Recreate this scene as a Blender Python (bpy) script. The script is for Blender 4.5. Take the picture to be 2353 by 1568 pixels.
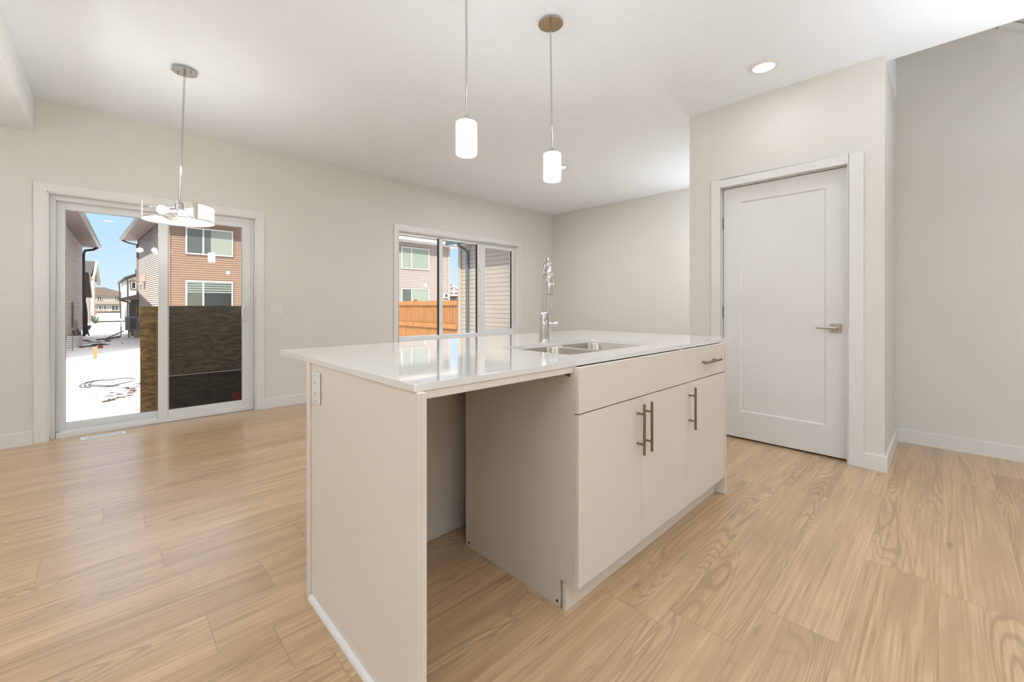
import bpy, bmesh, math, random
from mathutils import Vector, Matrix
random.seed(7)
S = bpy.context.scene
for o in list(bpy.data.objects): bpy.data.objects.remove(o)
C = S.collection
PI = math.pi

# ------------------------------------------------------------------ camera
YAW = -0.767
cam_d = bpy.data.cameras.new('camera'); cam = bpy.data.objects.new('camera', cam_d); C.objects.link(cam)
cam_d.sensor_width = 36.0; cam_d.lens = 961.55 / 2353 * 36.0
cam_d.shift_x = 0.0; cam_d.shift_y = -(784 - 702.57) / 2353
cam_d.clip_start = 0.03; cam_d.clip_end = 500
cam.location = (0, 0, 1.1118); cam.rotation_euler = (PI / 2, 0, YAW)
S.camera = cam
# ------------------------------------------------------------------ sky
w = bpy.data.worlds.new('sky'); S.world = w; w.use_nodes = True
nt = w.node_tree; nt.nodes.clear()
geo = nt.nodes.new('ShaderNodeTexCoord'); sep = nt.nodes.new('ShaderNodeSeparateXYZ')
rmp = nt.nodes.new('ShaderNodeValToRGB'); bg = nt.nodes.new('ShaderNodeBackground'); wo = nt.nodes.new('ShaderNodeOutputWorld')
nt.links.new(geo.outputs['Generated'], sep.inputs[0]); nt.links.new(sep.outputs['Z'], rmp.inputs[0])
nt.links.new(rmp.outputs[0], bg.inputs[0]); nt.links.new(bg.outputs[0], wo.inputs[0])
e = rmp.color_ramp.elements
e[0].position = 0.0; e[0].color = (0.74, 0.86, 0.98, 1)
e[1].position = 0.85; e[1].color = (2.2, 2.2, 2.2, 1)
m_ = e.new(0.10); m_.color = (0.56, 0.77, 0.97, 1)
m_ = e.new(0.26); m_.color = (0.32, 0.59, 0.95, 1)
m_ = e.new(0.45); m_.color = (1.5, 1.6, 1.75, 1)
bg.inputs[1].default_value = 1.05
# ------------------------------------------------------------------ sun
sd = bpy.data.lights.new('sun', 'SUN'); sd.energy = 10.5; sd.angle = math.radians(0.6); sd.color = (1.0, 0.92, 0.82)
sun = bpy.data.objects.new('sun', sd); C.objects.link(sun)
to_sun = Vector((-0.42, -0.60, 0.68)); sun.rotation_euler = to_sun.to_track_quat('Z', 'Y').to_euler()
sun.location = (-4, -4, 8)
# ------------------------------------------------------------------ ceiling area lights (two have fixtures further down, the others none)
def lamp(x, y, z, power, size=0.14, col=(0.90, 0.95, 1.0)):
    d = bpy.data.lights.new('ceiling_area_light', 'AREA'); d.shape = 'DISK'; d.size = size; d.energy = power; d.color = col
    o = bpy.data.objects.new('ceiling_area_light', d); C.objects.link(o); o.location = (x, y, z)
    return o
POTS_SEEN = [(3.301, 0.886), (3.93, 3.23)]
UNSEEN_FILL = [(1.15, 0.35), (2.45, -0.75), (0.0, -0.9), (-1.3, 1.3), (0.9, -2.2), (3.1, -2.2), (-1.3, -2.2)]  # unseen lights, mostly added to brighten the room
lamp(3.301, 0.886, 2.765, 1.5); lamp(3.93, 3.23, 2.765, 26)
for (x, y) in UNSEEN_FILL: lamp(x, y, 2.765, 4)
lamp(-1.3, 3.6, 2.50, 8)  # another unseen light, added under the bulkhead
lamp(4.25, -1.5, 5.2, 5)
def fill_point(name, x, y, z, power, r=0.04, col=(0.90, 0.95, 1.0)):
    d = bpy.data.lights.new(name, 'POINT'); d.shadow_soft_size = r; d.energy = power; d.color = col
    o = bpy.data.objects.new(name, d); C.objects.link(o); o.location = (x, y, z)
# unseen globe lights added behind the camera to brighten room and ceiling
for (x, y) in ((-0.9, -1.6), (2.2, -2.4), (-1.7, 0.2)): fill_point('unseen_fill_light', x, y, 1.95, 12)
# unseen spots, added beside and behind the camera to light the ceiling
def fill_spot(x, y, power, z=1.70):
    d = bpy.data.lights.new('unseen_fill_spot', 'SPOT'); d.spot_size = math.radians(165); d.spot_blend = 1.0; d.shadow_soft_size = 0.04; d.energy = power; d.color = (0.90, 0.95, 1.0)
    o = bpy.data.objects.new('unseen_fill_spot', d); C.objects.link(o); o.location = (x, y, z); o.rotation_euler = (PI, 0, 0)
for (x, y, p_) in ((-1.6, 3.3, 45), (-1.3, 0.7, 110), (3.1, -0.9, 85), (0.4, -1.0, 120)): fill_spot(x, y, p_)
fill_spot(5.45, 1.80, 22, 1.5); fill_point('unseen_fill_light', 5.45, 1.80, 1.6, 9)  # unseen pair added behind the closet to brighten far wall and ceiling
S.view_settings.view_transform = 'Standard'; S.view_settings.look = 'None'
S.view_settings.gamma = 1.0; S.view_settings.use_curve_mapping = False
S.view_settings.exposure = 0.10

# ------------------------------------------------------------------ materials
def srgb(r, g, b):
    def f(c):
        c /= 255.0
        return c / 12.92 if c <= 0.04045 else ((c + 0.055) / 1.055) ** 2.4
    return (f(r), f(g), f(b), 1.0)
def dim(c, k): return (c[0]*k, c[1]*k, c[2]*k, 1.0)
def mat(name, col, rough=0.5, metal=0.0, spec=0.5, coat=0.0, emit=None, es=0.0):
    m = bpy.data.materials.new(name); m.use_nodes = True
    b = m.node_tree.nodes['Principled BSDF']
    b.inputs['Base Color'].default_value = col; b.inputs['Roughness'].default_value = rough
    b.inputs['Metallic'].default_value = metal; b.inputs['Specular IOR Level'].default_value = spec
    b.inputs['Coat Weight'].default_value = coat
    if emit: b.inputs['Emission Color'].default_value = emit; b.inputs['Emission Strength'].default_value = es
    return m
class N:
    """small node-building helper"""
    def __init__(s, m): s.t = m.node_tree; s.b = s.t.nodes['Principled BSDF']
    def n(s, typ, **kw):
        x = s.t.nodes.new(typ)
        for k, v in kw.items(): setattr(x, k, v)
        return x
    def l(s, a, b): s.t.links.new(a, b)
    def math(s, op, a, b=None, c=None):
        x = s.n('ShaderNodeMath', operation=op)
        for i, v in enumerate((a, b, c)):
            if v is None: continue
            if isinstance(v, (int, float)): x.inputs[i].default_value = v
            else: s.l(v, x.inputs[i])
        return x.outputs[0]
    def comb(s, x, y, z):
        c = s.n('ShaderNodeCombineXYZ')
        for i, v in enumerate((x, y, z)):
            if isinstance(v, (int, float)): c.inputs[i].default_value = v
            else: s.l(v, c.inputs[i])
        return c.outputs[0]
    def noise(s, vec, scale, detail=3, rough=0.5, dist=0.0):
        x = s.n('ShaderNodeTexNoise'); x.inputs['Scale'].default_value = scale; x.inputs['Detail'].default_value = detail
        x.inputs['Roughness'].default_value = rough; x.inputs['Distortion'].default_value = dist
        if vec is not None: s.l(vec, x.inputs['Vector'])
        return x.outputs['Fac']
    def ramp(s, fac, stops):
        x = s.n('ShaderNodeValToRGB'); s.l(fac, x.inputs[0]); e = x.color_ramp.elements
        e[0].position, e[0].color = stops[0]; e[1].position, e[1].color = stops[-1]
        for p, c in stops[1:-1]:
            q = e.new(p); q.color = c
        return x.outputs[0]
    def mix(s, fac, a, b, typ='MIX'):
        x = s.n('ShaderNodeMix', data_type='RGBA', blend_type=typ)
        if isinstance(fac, (int, float)): x.inputs[0].default_value = fac
        else: s.l(fac, x.inputs[0])
        for i, v in ((6, a), (7, b)):
            if isinstance(v, tuple): x.inputs[i].default_value = v
            else: s.l(v, x.inputs[i])
        return x.outputs[2]
    def bump(s, h, strength, dist=0.01):
        x = s.n('ShaderNodeBump'); x.inputs['Strength'].default_value = strength; x.inputs['Distance'].default_value = dist
        s.l(h, x.inputs['Height']); s.l(x.outputs[0], s.b.inputs['Normal'])
    def pos(s): return s.n('ShaderNodeNewGeometry').outputs['Position']

def mottled(name, col, scale=30, amt=0.04, rough=0.6, bump=0.0, **kw):
    m = mat(name, col, rough, **kw); g = N(m)
    f = g.noise(g.pos(), scale, 4)
    lo = tuple(c * (1 - amt) for c in col[:3]) + (1,); hi = tuple(min(1, c * (1 + amt)) for c in col[:3]) + (1,)
    g.l(g.ramp(f, [(0.3, lo), (0.7, hi)]), g.b.inputs['Base Color'])
    if bump: g.bump(f, bump, 0.004)
    return m

M = {}
M['wall'] = mottled('wall_paint', (0.76, 0.735, 0.68, 1), 60, 0.01, 0.75, 0.06)
M['ceil'] = mat('ceiling_texture', (0.90, 0.945, 0.995, 1), 0.9); g = N(M['ceil'])
h1 = g.noise(g.pos(), 95, 3, 0.6); g.bump(h1, 0.55, 0.006)
M['ceil_smooth'] = mottled('drywall_white', (0.90, 0.915, 0.935, 1), 50, 0.01, 0.8)
M['trim'] = mottled('white_trim_paint', (0.80, 0.79, 0.765, 1), 40, 0.01, 0.38)
M['vinyl'] = mottled('white_vinyl', (0.80, 0.81, 0.81, 1), 40, 0.01, 0.3)
M['cab'] = mottled('cabinet_laminate', (0.78, 0.715, 0.635, 1), 70, 0.015, 0.42)
M['cab_side'] = mottled('cabinet_melamine', (0.70, 0.645, 0.56, 1), 70, 0.015, 0.5)
M['quartz'] = mottled('white_quartz', (0.82, 0.80, 0.765, 1), 220, 0.02, 0.07, coat=0.6)
M['steel'] = mat('brushed_steel', (0.52, 0.48, 0.43, 1), 0.28, 1.0)
M['nickel'] = mat('satin_nickel', (0.27, 0.215, 0.15, 1), 0.38, 1.0)
M['nickel2'] = mat('satin_nickel_lever', (0.50, 0.46, 0.40, 1), 0.28, 1.0)
M['chrome'] = mat('chrome', (0.62, 0.62, 0.63, 1), 0.07, 1.0)
M['black'] = mat('plain_black', (0.01, 0.01, 0.012, 1), 0.5)
M['dark'] = mat('dark_hole', (0.02, 0.017, 0.013, 1), 0.7)
M['plastic'] = mottled('white_plastic', (0.80, 0.79, 0.77, 1), 50, 0.01, 0.3)
M['slot'] = mat('grey_slot', (0.30, 0.31, 0.31, 1), 0.6)
M['grey_metal'] = mat('zinc_bracket', (0.16, 0.15, 0.12, 1), 0.45, 0.7)
M['shade'] = mat('opal_glass_lit', (0.9, 0.9, 0.88, 1), 0.25, emit=(0.96, 0.98, 1.0, 1), es=36.0)
M['shade2'] = mat('frosted_glass_lit', (0.9, 0.9, 0.88, 1), 0.3, emit=(1.0, 0.975, 0.93, 1), es=0.7)
M['bulb'] = mat('bulb_lit', (1, 1, 1, 1), 0.3, emit=(1.0, 0.97, 0.90, 1), es=120.0)
M['led'] = mat('led_diffuser', (0.9, 0.9, 0.9, 1), 0.4, emit=(1.0, 0.985, 0.95, 1), es=0.45)

# thin clear pane: transparent with fresnel reflection
def glass(name, tint=(1, 1, 1, 1), refl=1.0):
    m = bpy.data.materials.new(name); m.use_nodes = True; t = m.node_tree; t.nodes.clear()
    o = t.nodes.new('ShaderNodeOutputMaterial'); mx = t.nodes.new('ShaderNodeMixShader')
    tr = t.nodes.new('ShaderNodeBsdfTransparent'); gl = t.nodes.new('ShaderNodeBsdfGlossy'); fr = t.nodes.new('ShaderNodeFresnel')
    fr.inputs[0].default_value = 1.45; tr.inputs[0].default_value = tint; gl.inputs['Roughness'].default_value = 0.0
    mu = t.nodes.new('ShaderNodeMath'); mu.operation = 'MULTIPLY'; mu.inputs[1].default_value = refl
    t.links.new(fr.outputs[0], mu.inputs[0]); t.links.new(mu.outputs[0], mx.inputs[0])
    t.links.new(tr.outputs[0], mx.inputs[1]); t.links.new(gl.outputs[0], mx.inputs[2]); t.links.new(mx.outputs[0], o.inputs[0])
    return m
M['glass'] = glass('window_glass', (0.97, 0.985, 0.98, 1), 0.45)

# vinyl plank floor, planks along X, 0.23 m wide
def plank_floor():
    m = mat('oak_vinyl_plank', (0.6, 0.45, 0.3, 1), 0.42, spec=0.6, coat=0.6); g = N(m); g.b.inputs['Coat Roughness'].default_value = 0.24; g.b.inputs['Coat IOR'].default_value = 1.9
    P = g.pos(); sp = g.n('ShaderNodeSeparateXYZ'); g.l(P, sp.inputs[0]); X, Y = sp.outputs[0], sp.outputs[1]
    W, L = 0.2285, 1.52
    ys = g.math('DIVIDE', g.math('ADD', Y, 0.0 - 2.989 + 20 * W), W)
    row = g.math('FLOOR', ys); yf = g.math('FRACT', ys)
    wn = g.n('ShaderNodeTexWhiteNoise', noise_dimensions='1D'); g.l(row, wn.inputs['W'])
    xs = g.math('DIVIDE', g.math('ADD', X, g.math('MULTIPLY', wn.outputs['Value'], 9.0)), L)
    xs = g.math('ADD', xs, 40.0)
    col = g.math('FLOOR', xs); xf = g.math('FRACT', xs)
    wid = g.n('ShaderNodeTexWhiteNoise', noise_dimensions='2D'); g.l(g.comb(row, col, 0), wid.inputs['Vector'])
    tone = wid.outputs['Value']
    off = g.math('MULTIPLY', tone, 37.0)
    # per-plank local coords
    lx = g.math('ADD', X, off); ly = g.math('ADD', g.math('MULTIPLY', yf, W), g.math('MULTIPLY', off, 0.71))
    v_f = g.comb(g.math('MULTIPLY', lx, 1.4), g.math('MULTIPLY', ly, 55.0), off)
    fine = g.noise(v_f, 1.6, 6, 0.62, 0.35)
    v_m = g.comb(g.math('MULTIPLY', lx, 1.1), g.math('MULTIPLY', ly, 9.0), off)
    med = g.noise(v_m, 1.3, 3, 0.5, 0.6)
    v_c = g.comb(g.math('MULTIPLY', lx, 0.55), g.math('MULTIPLY', ly, 5.5), off)
    fig = g.noise(v_c, 1.0, 1.5, 0.45, 0.25)
    ring = g.math('SINE', g.math('MULTIPLY', fig, 240.0))
    ringa = g.math('MULTIPLY', g.math('SMOOTH_MIN', g.math('MAXIMUM', g.math('SUBTRACT', fig, 0.50), 0.0), 0.08, 0.02), 8.0)
    base = g.ramp(fine, [(0.33, (0.37, 0.215, 0.098, 1)), (0.50, (0.60, 0.385, 0.196, 1)), (0.67, (0.73, 0.505, 0.285, 1))])
    warm = g.mix(g.ramp(med, [(0.42, (0.1, 0.1, 0.1, 1)), (0.66, (0.85, 0.85, 0.85, 1))]), base, (0.45, 0.275, 0.135, 1))
    # cathedral rings
    rf = g.math('MULTIPLY', g.math('MAXIMUM', ring, 0.0), ringa)
    c2 = g.mix(g.math('MULTIPLY', rf, 1.0), warm, (0.29, 0.17, 0.085, 1))
    # knots
    vo = g.n('ShaderNodeTexVoronoi', feature='F1'); vo.inputs['Scale'].default_value = 1.0
    g.l(g.comb(g.math('MULTIPLY', lx, 1.55), g.math('MULTIPLY', ly, 5.0), off), vo.inputs['Vector'])
    nd = g.math('ADD', vo.outputs['Distance'], g.math('MULTIPLY', g.math('SUBTRACT', g.noise(v_f, 5, 3), 0.5), 0.10))
    kn = g.ramp(nd, [(0.015, (1, 1, 1, 1)), (0.075, (0, 0, 0, 1))])
    c3 = g.mix(g.math('MULTIPLY', kn, 0.75), c2, (0.20, 0.115, 0.055, 1))
    # plank tone
    c4 = g.mix(0.20, c3, g.ramp(tone, [(0.0, (0.44, 0.31, 0.19, 1)), (1.0, (0.72, 0.54, 0.36, 1))]))
    # joints
    ey = g.math('MULTIPLY', g.math('MINIMUM', yf, g.math('SUBTRACT', 1.0, yf)), W)
    ex = g.math('MULTIPLY', g.math('MINIMUM', xf, g.math('SUBTRACT', 1.0, xf)), L)
    jy = g.math('LESS_THAN', ey, 0.0008); jx = g.math('LESS_THAN', ex, 0.0013)
    j = g.math('MAXIMUM', jy, jx)
    c5 = g.mix(g.math('MULTIPLY', j, 0.45), c4, (0.17, 0.11, 0.065, 1))
    g.l(c5, g.b.inputs['Base Color'])
    g.l(g.math('ADD', 0.30, g.math('MULTIPLY', fine, 0.22)), g.b.inputs['Roughness'])
    hh = g.math('SUBTRACT', g.math('MULTIPLY', fine, 0.35), g.math('ADD', g.math('MULTIPLY', rf, 0.35), g.math('MULTIPLY', j, 1.5)))
    g.bump(hh, 0.16, 0.003)
    return m
M['floor'] = plank_floor()

def wood(name, a, b, scale=3.0, axis='z', rough=0.7):
    m = mat(name, a, rough); g = N(m); sp = g.n('ShaderNodeSeparateXYZ')
    ob = g.n('ShaderNodeObjectInfo'); g.l(g.pos(), sp.inputs[0])
    k = {'x': (1, 14, 14), 'y': (14, 1, 14), 'z': (14, 14, 1)}[axis]
    v = g.comb(g.math('MULTIPLY', sp.outputs[0], k[0]), g.math('MULTIPLY', sp.outputs[1], k[1]), g.math('MULTIPLY', sp.outputs[2], k[2]))
    f = g.noise(v, scale, 4, 0.6, 0.4)
    g.l(g.ramp(f, [(0.3, a), (0.75, b)]), g.b.inputs['Base Color']); return m
def osb(name, a, b, c):
    m = mat(name, a, 0.8); g = N(m); P = g.pos(); mp = g.n('ShaderNodeMapping'); g.l(P, mp.inputs[0])
    mp.inputs['Scale'].default_value = (16, 16, 60)
    nz = g.n('ShaderNodeTexNoise'); nz.inputs['Scale'].default_value = 4; g.l(P, nz.inputs['Vector'])
    ad = g.n('ShaderNodeVectorMath', operation='ADD'); sc = g.n('ShaderNodeVectorMath', operation='SCALE'); sc.inputs['Scale'].default_value = 5.0
    g.l(nz.outputs['Color'], sc.inputs[0]); g.l(mp.outputs[0], ad.inputs[0]); g.l(sc.outputs[0], ad.inputs[1])
    vo = g.n('ShaderNodeTexVoronoi'); vo.inputs['Scale'].default_value = 1.0; g.l(ad.outputs[0], vo.inputs['Vector'])
    sp = g.n('ShaderNodeSeparateColor'); g.l(vo.outputs['Color'], sp.inputs[0])
    f = g.math('ADD', g.math('MULTIPLY', sp.outputs[0], 0.6), g.math('MULTIPLY', g.noise(mp.outputs[0], 2.5, 4), 0.4))
    g.l(g.ramp(f, [(0.2, a), (0.5, b), (0.8, c)]), g.b.inputs['Base Color']); return m
M['osb'] = osb('strand_board', srgb(100, 74, 42), srgb(126, 96, 58), srgb(156, 122, 76))
M['osb_shade'] = osb('shaded_strand_board', srgb(62, 51, 39), srgb(80, 68, 54), srgb(100, 85, 66))  # shade of the narrow gap put into the board colour
M['osb_shade_low'] = osb('low_shaded_strand_board', srgb(30, 25, 21), srgb(42, 36, 31), srgb(54, 46, 38))  # painted shade of the lower board, darkest low in the gap
M['cedar'] = wood('cedar_fence', (0.17, 0.068, 0.016, 1), (0.30, 0.135, 0.038, 1), 2.0)
M['cedar_rail'] = wood('cedar_rail', (0.20, 0.083, 0.020, 1), (0.32, 0.15, 0.048, 1), 2.0, 'y')
M['stud'] = wood('spruce_stud', (0.22, 0.125, 0.045, 1), (0.29, 0.175, 0.07, 1), 2.0)
M['snow'] = mottled('snow', (0.80, 0.785, 0.80, 1), 0.6, 0.03, 0.7)
M['side_mauve'] = mottled('mauve_vinyl_siding', dim(srgb(200, 188, 183), 0.88), 2.0, 0.03, 0.6)
M['side_tan'] = mottled('tan_vinyl_siding', dim(srgb(222, 180, 150), 0.23), 2.0, 0.03, 0.6)
M['side_pink'] = mottled('taupe_vinyl_siding', dim(srgb(205, 187, 180), 0.38), 2.0, 0.03, 0.6)
M['side_beige'] = mottled('beige_vinyl_siding', dim(srgb(214, 202, 188), 0.36), 2.0, 0.03, 0.6)
M['side_white'] = mottled('cream_siding', dim(srgb(236, 224, 212), 0.45), 2.0, 0.03, 0.6)
M['soffit_dark'] = mottled('brown_soffit', dim(srgb(120, 100, 92), 0.75), 3.0, 0.04, 0.6)
M['soffit'] = mottled('taupe_soffit', dim(srgb(190, 168, 156), 0.60), 3.0, 0.04, 0.6)
M['gutter'] = mat('grey_brown_gutter', dim(srgb(150, 135, 126), 0.60), 0.4)
M['gutter_dark'] = mat('dark_downspout', srgb(38, 34, 34), 0.4)
M['white_alu'] = mat('white_fascia', dim(srgb(238, 230, 222), 0.42), 0.4)
M['slate_alu'] = mat('slate_blue_downspout', dim(srgb(72, 92, 102), 0.60), 0.4)
M['shingle'] = mottled('asphalt_shingle', dim(srgb(96, 88, 84), 0.45), 6.0, 0.18, 0.9)
M['shingle2'] = mottled('brown_asphalt_shingle', dim(srgb(112, 96, 88), 0.45), 6.0, 0.15, 0.9)
M['concrete'] = mottled('foundation_concrete', dim(srgb(150, 136, 122), 0.60), 8.0, 0.1, 0.9)
M['dark_siding'] = mottled('charcoal_siding', dim(srgb(72, 64, 60), 0.40), 3.0, 0.06, 0.7)
M['win_green'] = mat('green_window_glass', dim(srgb(176, 188, 172), 0.36), 0.3, spec=0.4)
M['win_grey'] = mat('dim_window_glass', dim(srgb(104, 108, 102), 0.42), 0.08, spec=0.8)
M['win_dark'] = mat('dark_window_glass', dim(srgb(48, 52, 52), 0.50), 0.1, spec=0.8)
M['blind'] = mat('pale_blind', dim(srgb(186, 200, 186), 0.28), 0.7)
M['curtain'] = mat('pale_curtain', dim(srgb(196, 206, 192), 0.28), 0.7)
M['black_trim'] = mat('black_window_trim', srgb(40, 38, 38), 0.5)
M['ac_grey'] = mat('grey_condenser_metal', dim(srgb(130, 132, 138), 1.0), 0.5, 0.2)
M['ac_dark'] = mat('condenser_louvre', dim(srgb(70, 74, 84), 0.8), 0.5)
M['galv'] = mat('galvanised_steel', (0.62, 0.64, 0.64, 1), 0.35, 0.6)
M['red'] = mat('red_paint', dim(srgb(170, 52, 36), 0.50), 0.6)
M['red_label'] = mat('dark_red_label', srgb(112, 16, 18), 0.5)
M['orange'] = mat('orange_tape', dim(srgb(196, 84, 44), 0.50), 0.6)
M['dirt'] = mottled('brown_debris', dim(srgb(104, 78, 60), 0.25), 20, 0.3, 0.95)
M['wire'] = mat('black_wire', (0.010, 0.009, 0.009, 1), 0.6)
M['pale_box'] = mat('beige_meter_box', dim(srgb(206, 190, 176), 0.60), 0.5)
M['grey_box'] = mat('grey_conduit', dim(srgb(120, 116, 114), 0.60), 0.5)
M['green'] = mat('dark_green_foliage', dim(srgb(62, 78, 52), 0.60), 0.8)
M['terracotta'] = mat('rust_red_box', dim(srgb(190, 96, 72), 0.50), 0.7)

# ------------------------------------------------------------------ mesh helpers
class MB:
    def __init__(s): s.bm = bmesh.new()
    def box(s, a, b):
        x0, y0, z0 = [min(a[i], b[i]) for i in range(3)]; x1, y1, z1 = [max(a[i], b[i]) for i in range(3)]
        v = [s.bm.verts.new(p) for p in ((x0,y0,z0),(x1,y0,z0),(x1,y1,z0),(x0,y1,z0),(x0,y0,z1),(x1,y0,z1),(x1,y1,z1),(x0,y1,z1))]
        for f in ((0,3,2,1),(4,5,6,7),(0,1,5,4),(1,2,6,5),(2,3,7,6),(3,0,4,7)): s.bm.faces.new([v[i] for i in f])
        return s
    def hexa(s, p):   # eight corners: bottom 4 (ccw), top 4
        v = [s.bm.verts.new(q) for q in p]
        for f in ((0,3,2,1),(4,5,6,7),(0,1,5,4),(1,2,6,5),(2,3,7,6),(3,0,4,7)): s.bm.faces.new([v[i] for i in f])
        return s
    def face(s, pts): s.bm.faces.new([s.bm.verts.new(p) for p in pts]); return s
    def prism(s, pts, d):  # polygon extruded by vector d
        a = [s.bm.verts.new(p) for p in pts]; b = [s.bm.verts.new(Vector(p) + Vector(d)) for p in pts]
        n = len(a); s.bm.faces.new(list(reversed(a))); s.bm.faces.new(b)
        for i in range(n): s.bm.faces.new([a[i], a[(i+1) % n], b[(i+1) % n], b[i]])
        return s
    def tube(s, path, r, seg=14, cap=True, flat=None):
        path = [Vector(p) for p in path]; rs = r if isinstance(r, (list, tuple)) else [r] * len(path)
        rings = []; prevn = None
        for i, p in enumerate(path):
            d = (path[min(i+1, len(path)-1)] - path[max(i-1, 0)]).normalized()
            if prevn is None:
                ref = Vector((0, 0, 1)) if abs(d.z) < 0.9 else Vector((1, 0, 0))
                n = (ref - d * ref.dot(d)).normalized()
            else: n = (prevn - d * prevn.dot(d)).normalized()
            prevn = n; b = d.cross(n)
            rings.append([s.bm.verts.new(p + n * math.cos(2*PI*k/seg) * rs[i] + b * math.sin(2*PI*k/seg) * rs[i] * (flat or 1)) for k in range(seg)])
        for i in range(len(rings)-1):
            for k in range(seg): s.bm.faces.new([rings[i][k], rings[i][(k+1) % seg], rings[i+1][(k+1) % seg], rings[i+1][k]])
        if cap: s.bm.faces.new(list(reversed(rings[0]))); s.bm.faces.new(rings[-1])
        return s
    def lathe(s, prof, c=(0,0,0), seg=40, a0=0.0, a1=2*PI, cap=False):
        full = abs(a1 - a0 - 2*PI) < 1e-6; n = seg if full else seg + 1
        rings = []
        for (r, z) in prof:
            rings.append([s.bm.verts.new((c[0] + r*math.cos(a0+(a1-a0)*k/seg), c[1] + r*math.sin(a0+(a1-a0)*k/seg), c[2]+z)) for k in range(n)])
        for i in range(len(rings)-1):
            for k in range(n if full else n-1): s.bm.faces.new([rings[i][k], rings[i][(k+1) % n], rings[i+1][(k+1) % n], rings[i+1][k]])
        if cap:
            s.bm.faces.new(list(reversed(rings[0]))); s.bm.faces.new(rings[-1])
        return s
    def sphere(s, c, r, sx=1, sy=1, sz=1):
        q = bmesh.ops.create_icosphere(s.bm, subdivisions=2, radius=r)
        for v in q['verts']: v.co = Vector((v.co.x*sx + c[0], v.co.y*sy + c[1], v.co.z*sz + c[2]))
        return s
    def split(s, name, m, parent=None, part=None, **kw):
        """every loose piece becomes an object of its own; part = the part they are pieces of"""
        bm = s.bm; left = set(bm.verts); out = []
        while left:
            st = [left.pop()]; isl = set(st)
            while st:
                v = st.pop()
                for e in v.link_edges:
                    u = e.other_vert(v)
                    if u not in isl: isl.add(u); left.discard(u); st.append(u)
            faces = {f for v in isl for f in v.link_faces}; q = MB(); mp = {v: q.bm.verts.new(v.co) for v in isl}
            for f in faces: q.bm.faces.new([mp[v] for v in f.verts])
            o = q.build(name, m, parent, **kw)
            if part is not None: o.parent = part; o.matrix_parent_inverse = Matrix()
            out.append(o)
        bm.free(); return out
    def build(s, name, m, parent=None, bevel=0.0, smooth=False, loc=None):
        bmesh.ops.remove_doubles(s.bm, verts=s.bm.verts, dist=1e-6)
        bmesh.ops.recalc_face_normals(s.bm, faces=s.bm.faces)
        me = bpy.data.meshes.new(name); s.bm.to_mesh(me); s.bm.free(); me.materials.append(m)
        o = bpy.data.objects.new(name, me); C.objects.link(o)
        if smooth:
            for p in me.polygons: p.use_smooth = True
            me.set_sharp_from_angle(angle=math.radians(38))
        if bevel:
            md = o.modifiers.new('bevel', 'BEVEL'); md.width = bevel; md.segments = 2; md.limit_method = 'ANGLE'; md.angle_limit = math.radians(50)
        if parent is not None:
            o.parent = parent; o.matrix_parent_inverse = Matrix.Translation(-Vector(parent.location))
            # geometry is written in world coordinates; parents are never rotated
        return o
def box(a, b): return MB().box(a, b)
def thing(name, label, cat, loc=(0,0,0), group=None):
    o = bpy.data.objects.new(name, None); C.objects.link(o); o.location = loc; o.empty_display_size = 0.05
    o['label'] = label; o['category'] = cat
    if group: o['group'] = group
    return o
def tag(o, label, cat, group=None, kind=None):
    o['label'] = label; o['category'] = cat
    if group: o['group'] = group
    if kind: o['kind'] = kind
    return o
def struct(o): o['kind'] = 'structure'; return o
def copy_tree(root, loc, label, group=None):
    r = root.copy(); C.objects.link(r); r.location = loc; r['label'] = label
    if group: r['group'] = group
    def rec(src, dst):
        for ch in list(src.children):
            c = ch.copy(); C.objects.link(c); c.parent = dst; rec(ch, c)
    rec(root, r); return r

# ================================================================== ROOM SHELL
H = 2.7917; TY = 5.078; WY = 5.092; WT = 0.17            # trim face and wall face of the back wall
XS = -0.436; XF = 5.944; XD = 3.734; YC = 0.285; YE = 1.59; XR = 4.675; XL = -2.4; YB = -3.6
GZ = -0.85
# floor and ceiling
struct(box((XL-0.15, YB-0.15, -0.22), (XF+0.15, 5.30, 0.0)).build('floor', M['floor']))
ce = MB(); ce.box((XS, YC, H), (XF+0.15, WY+WT, H+0.30)); ce.box((XS, YB, H), (3.85, YC, H+0.30)); ce.box((XL-0.15, YB, H), (XS, WY+WT, H+0.30))
struct(ce.build('ceiling', M['ceil']))
struct(box((XL, 1.2, 2.514), (XS, WY, H)).build('wall_bulkhead', M['ceil_smooth'], bevel=0.004))
# back wall with patio door opening and window opening
PX0, PX1, PZ = -0.362, 1.128, 2.045
WX0, WX1, WZ0, WZ1 = 2.792, 5.060, 0.640, 2.132
bw = MB()
for (x0, x1, z0, z1) in ((XL-0.15, PX0, 0, H), (PX0, PX1, PZ, H), (PX1, WX0, 0, H), (WX0, WX1, WZ1, H), (WX0, WX1, 0, WZ0), (WX1, XF+0.15, 0, H)):
    bw.box((x0, WY, z0), (x1, WY+WT, z1))
struct(bw.build('wall_back', M['wall']))
struct(box((XF, YC, 0), (XF+0.15, WY, H)).build('wall_far', M['wall']))
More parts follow.
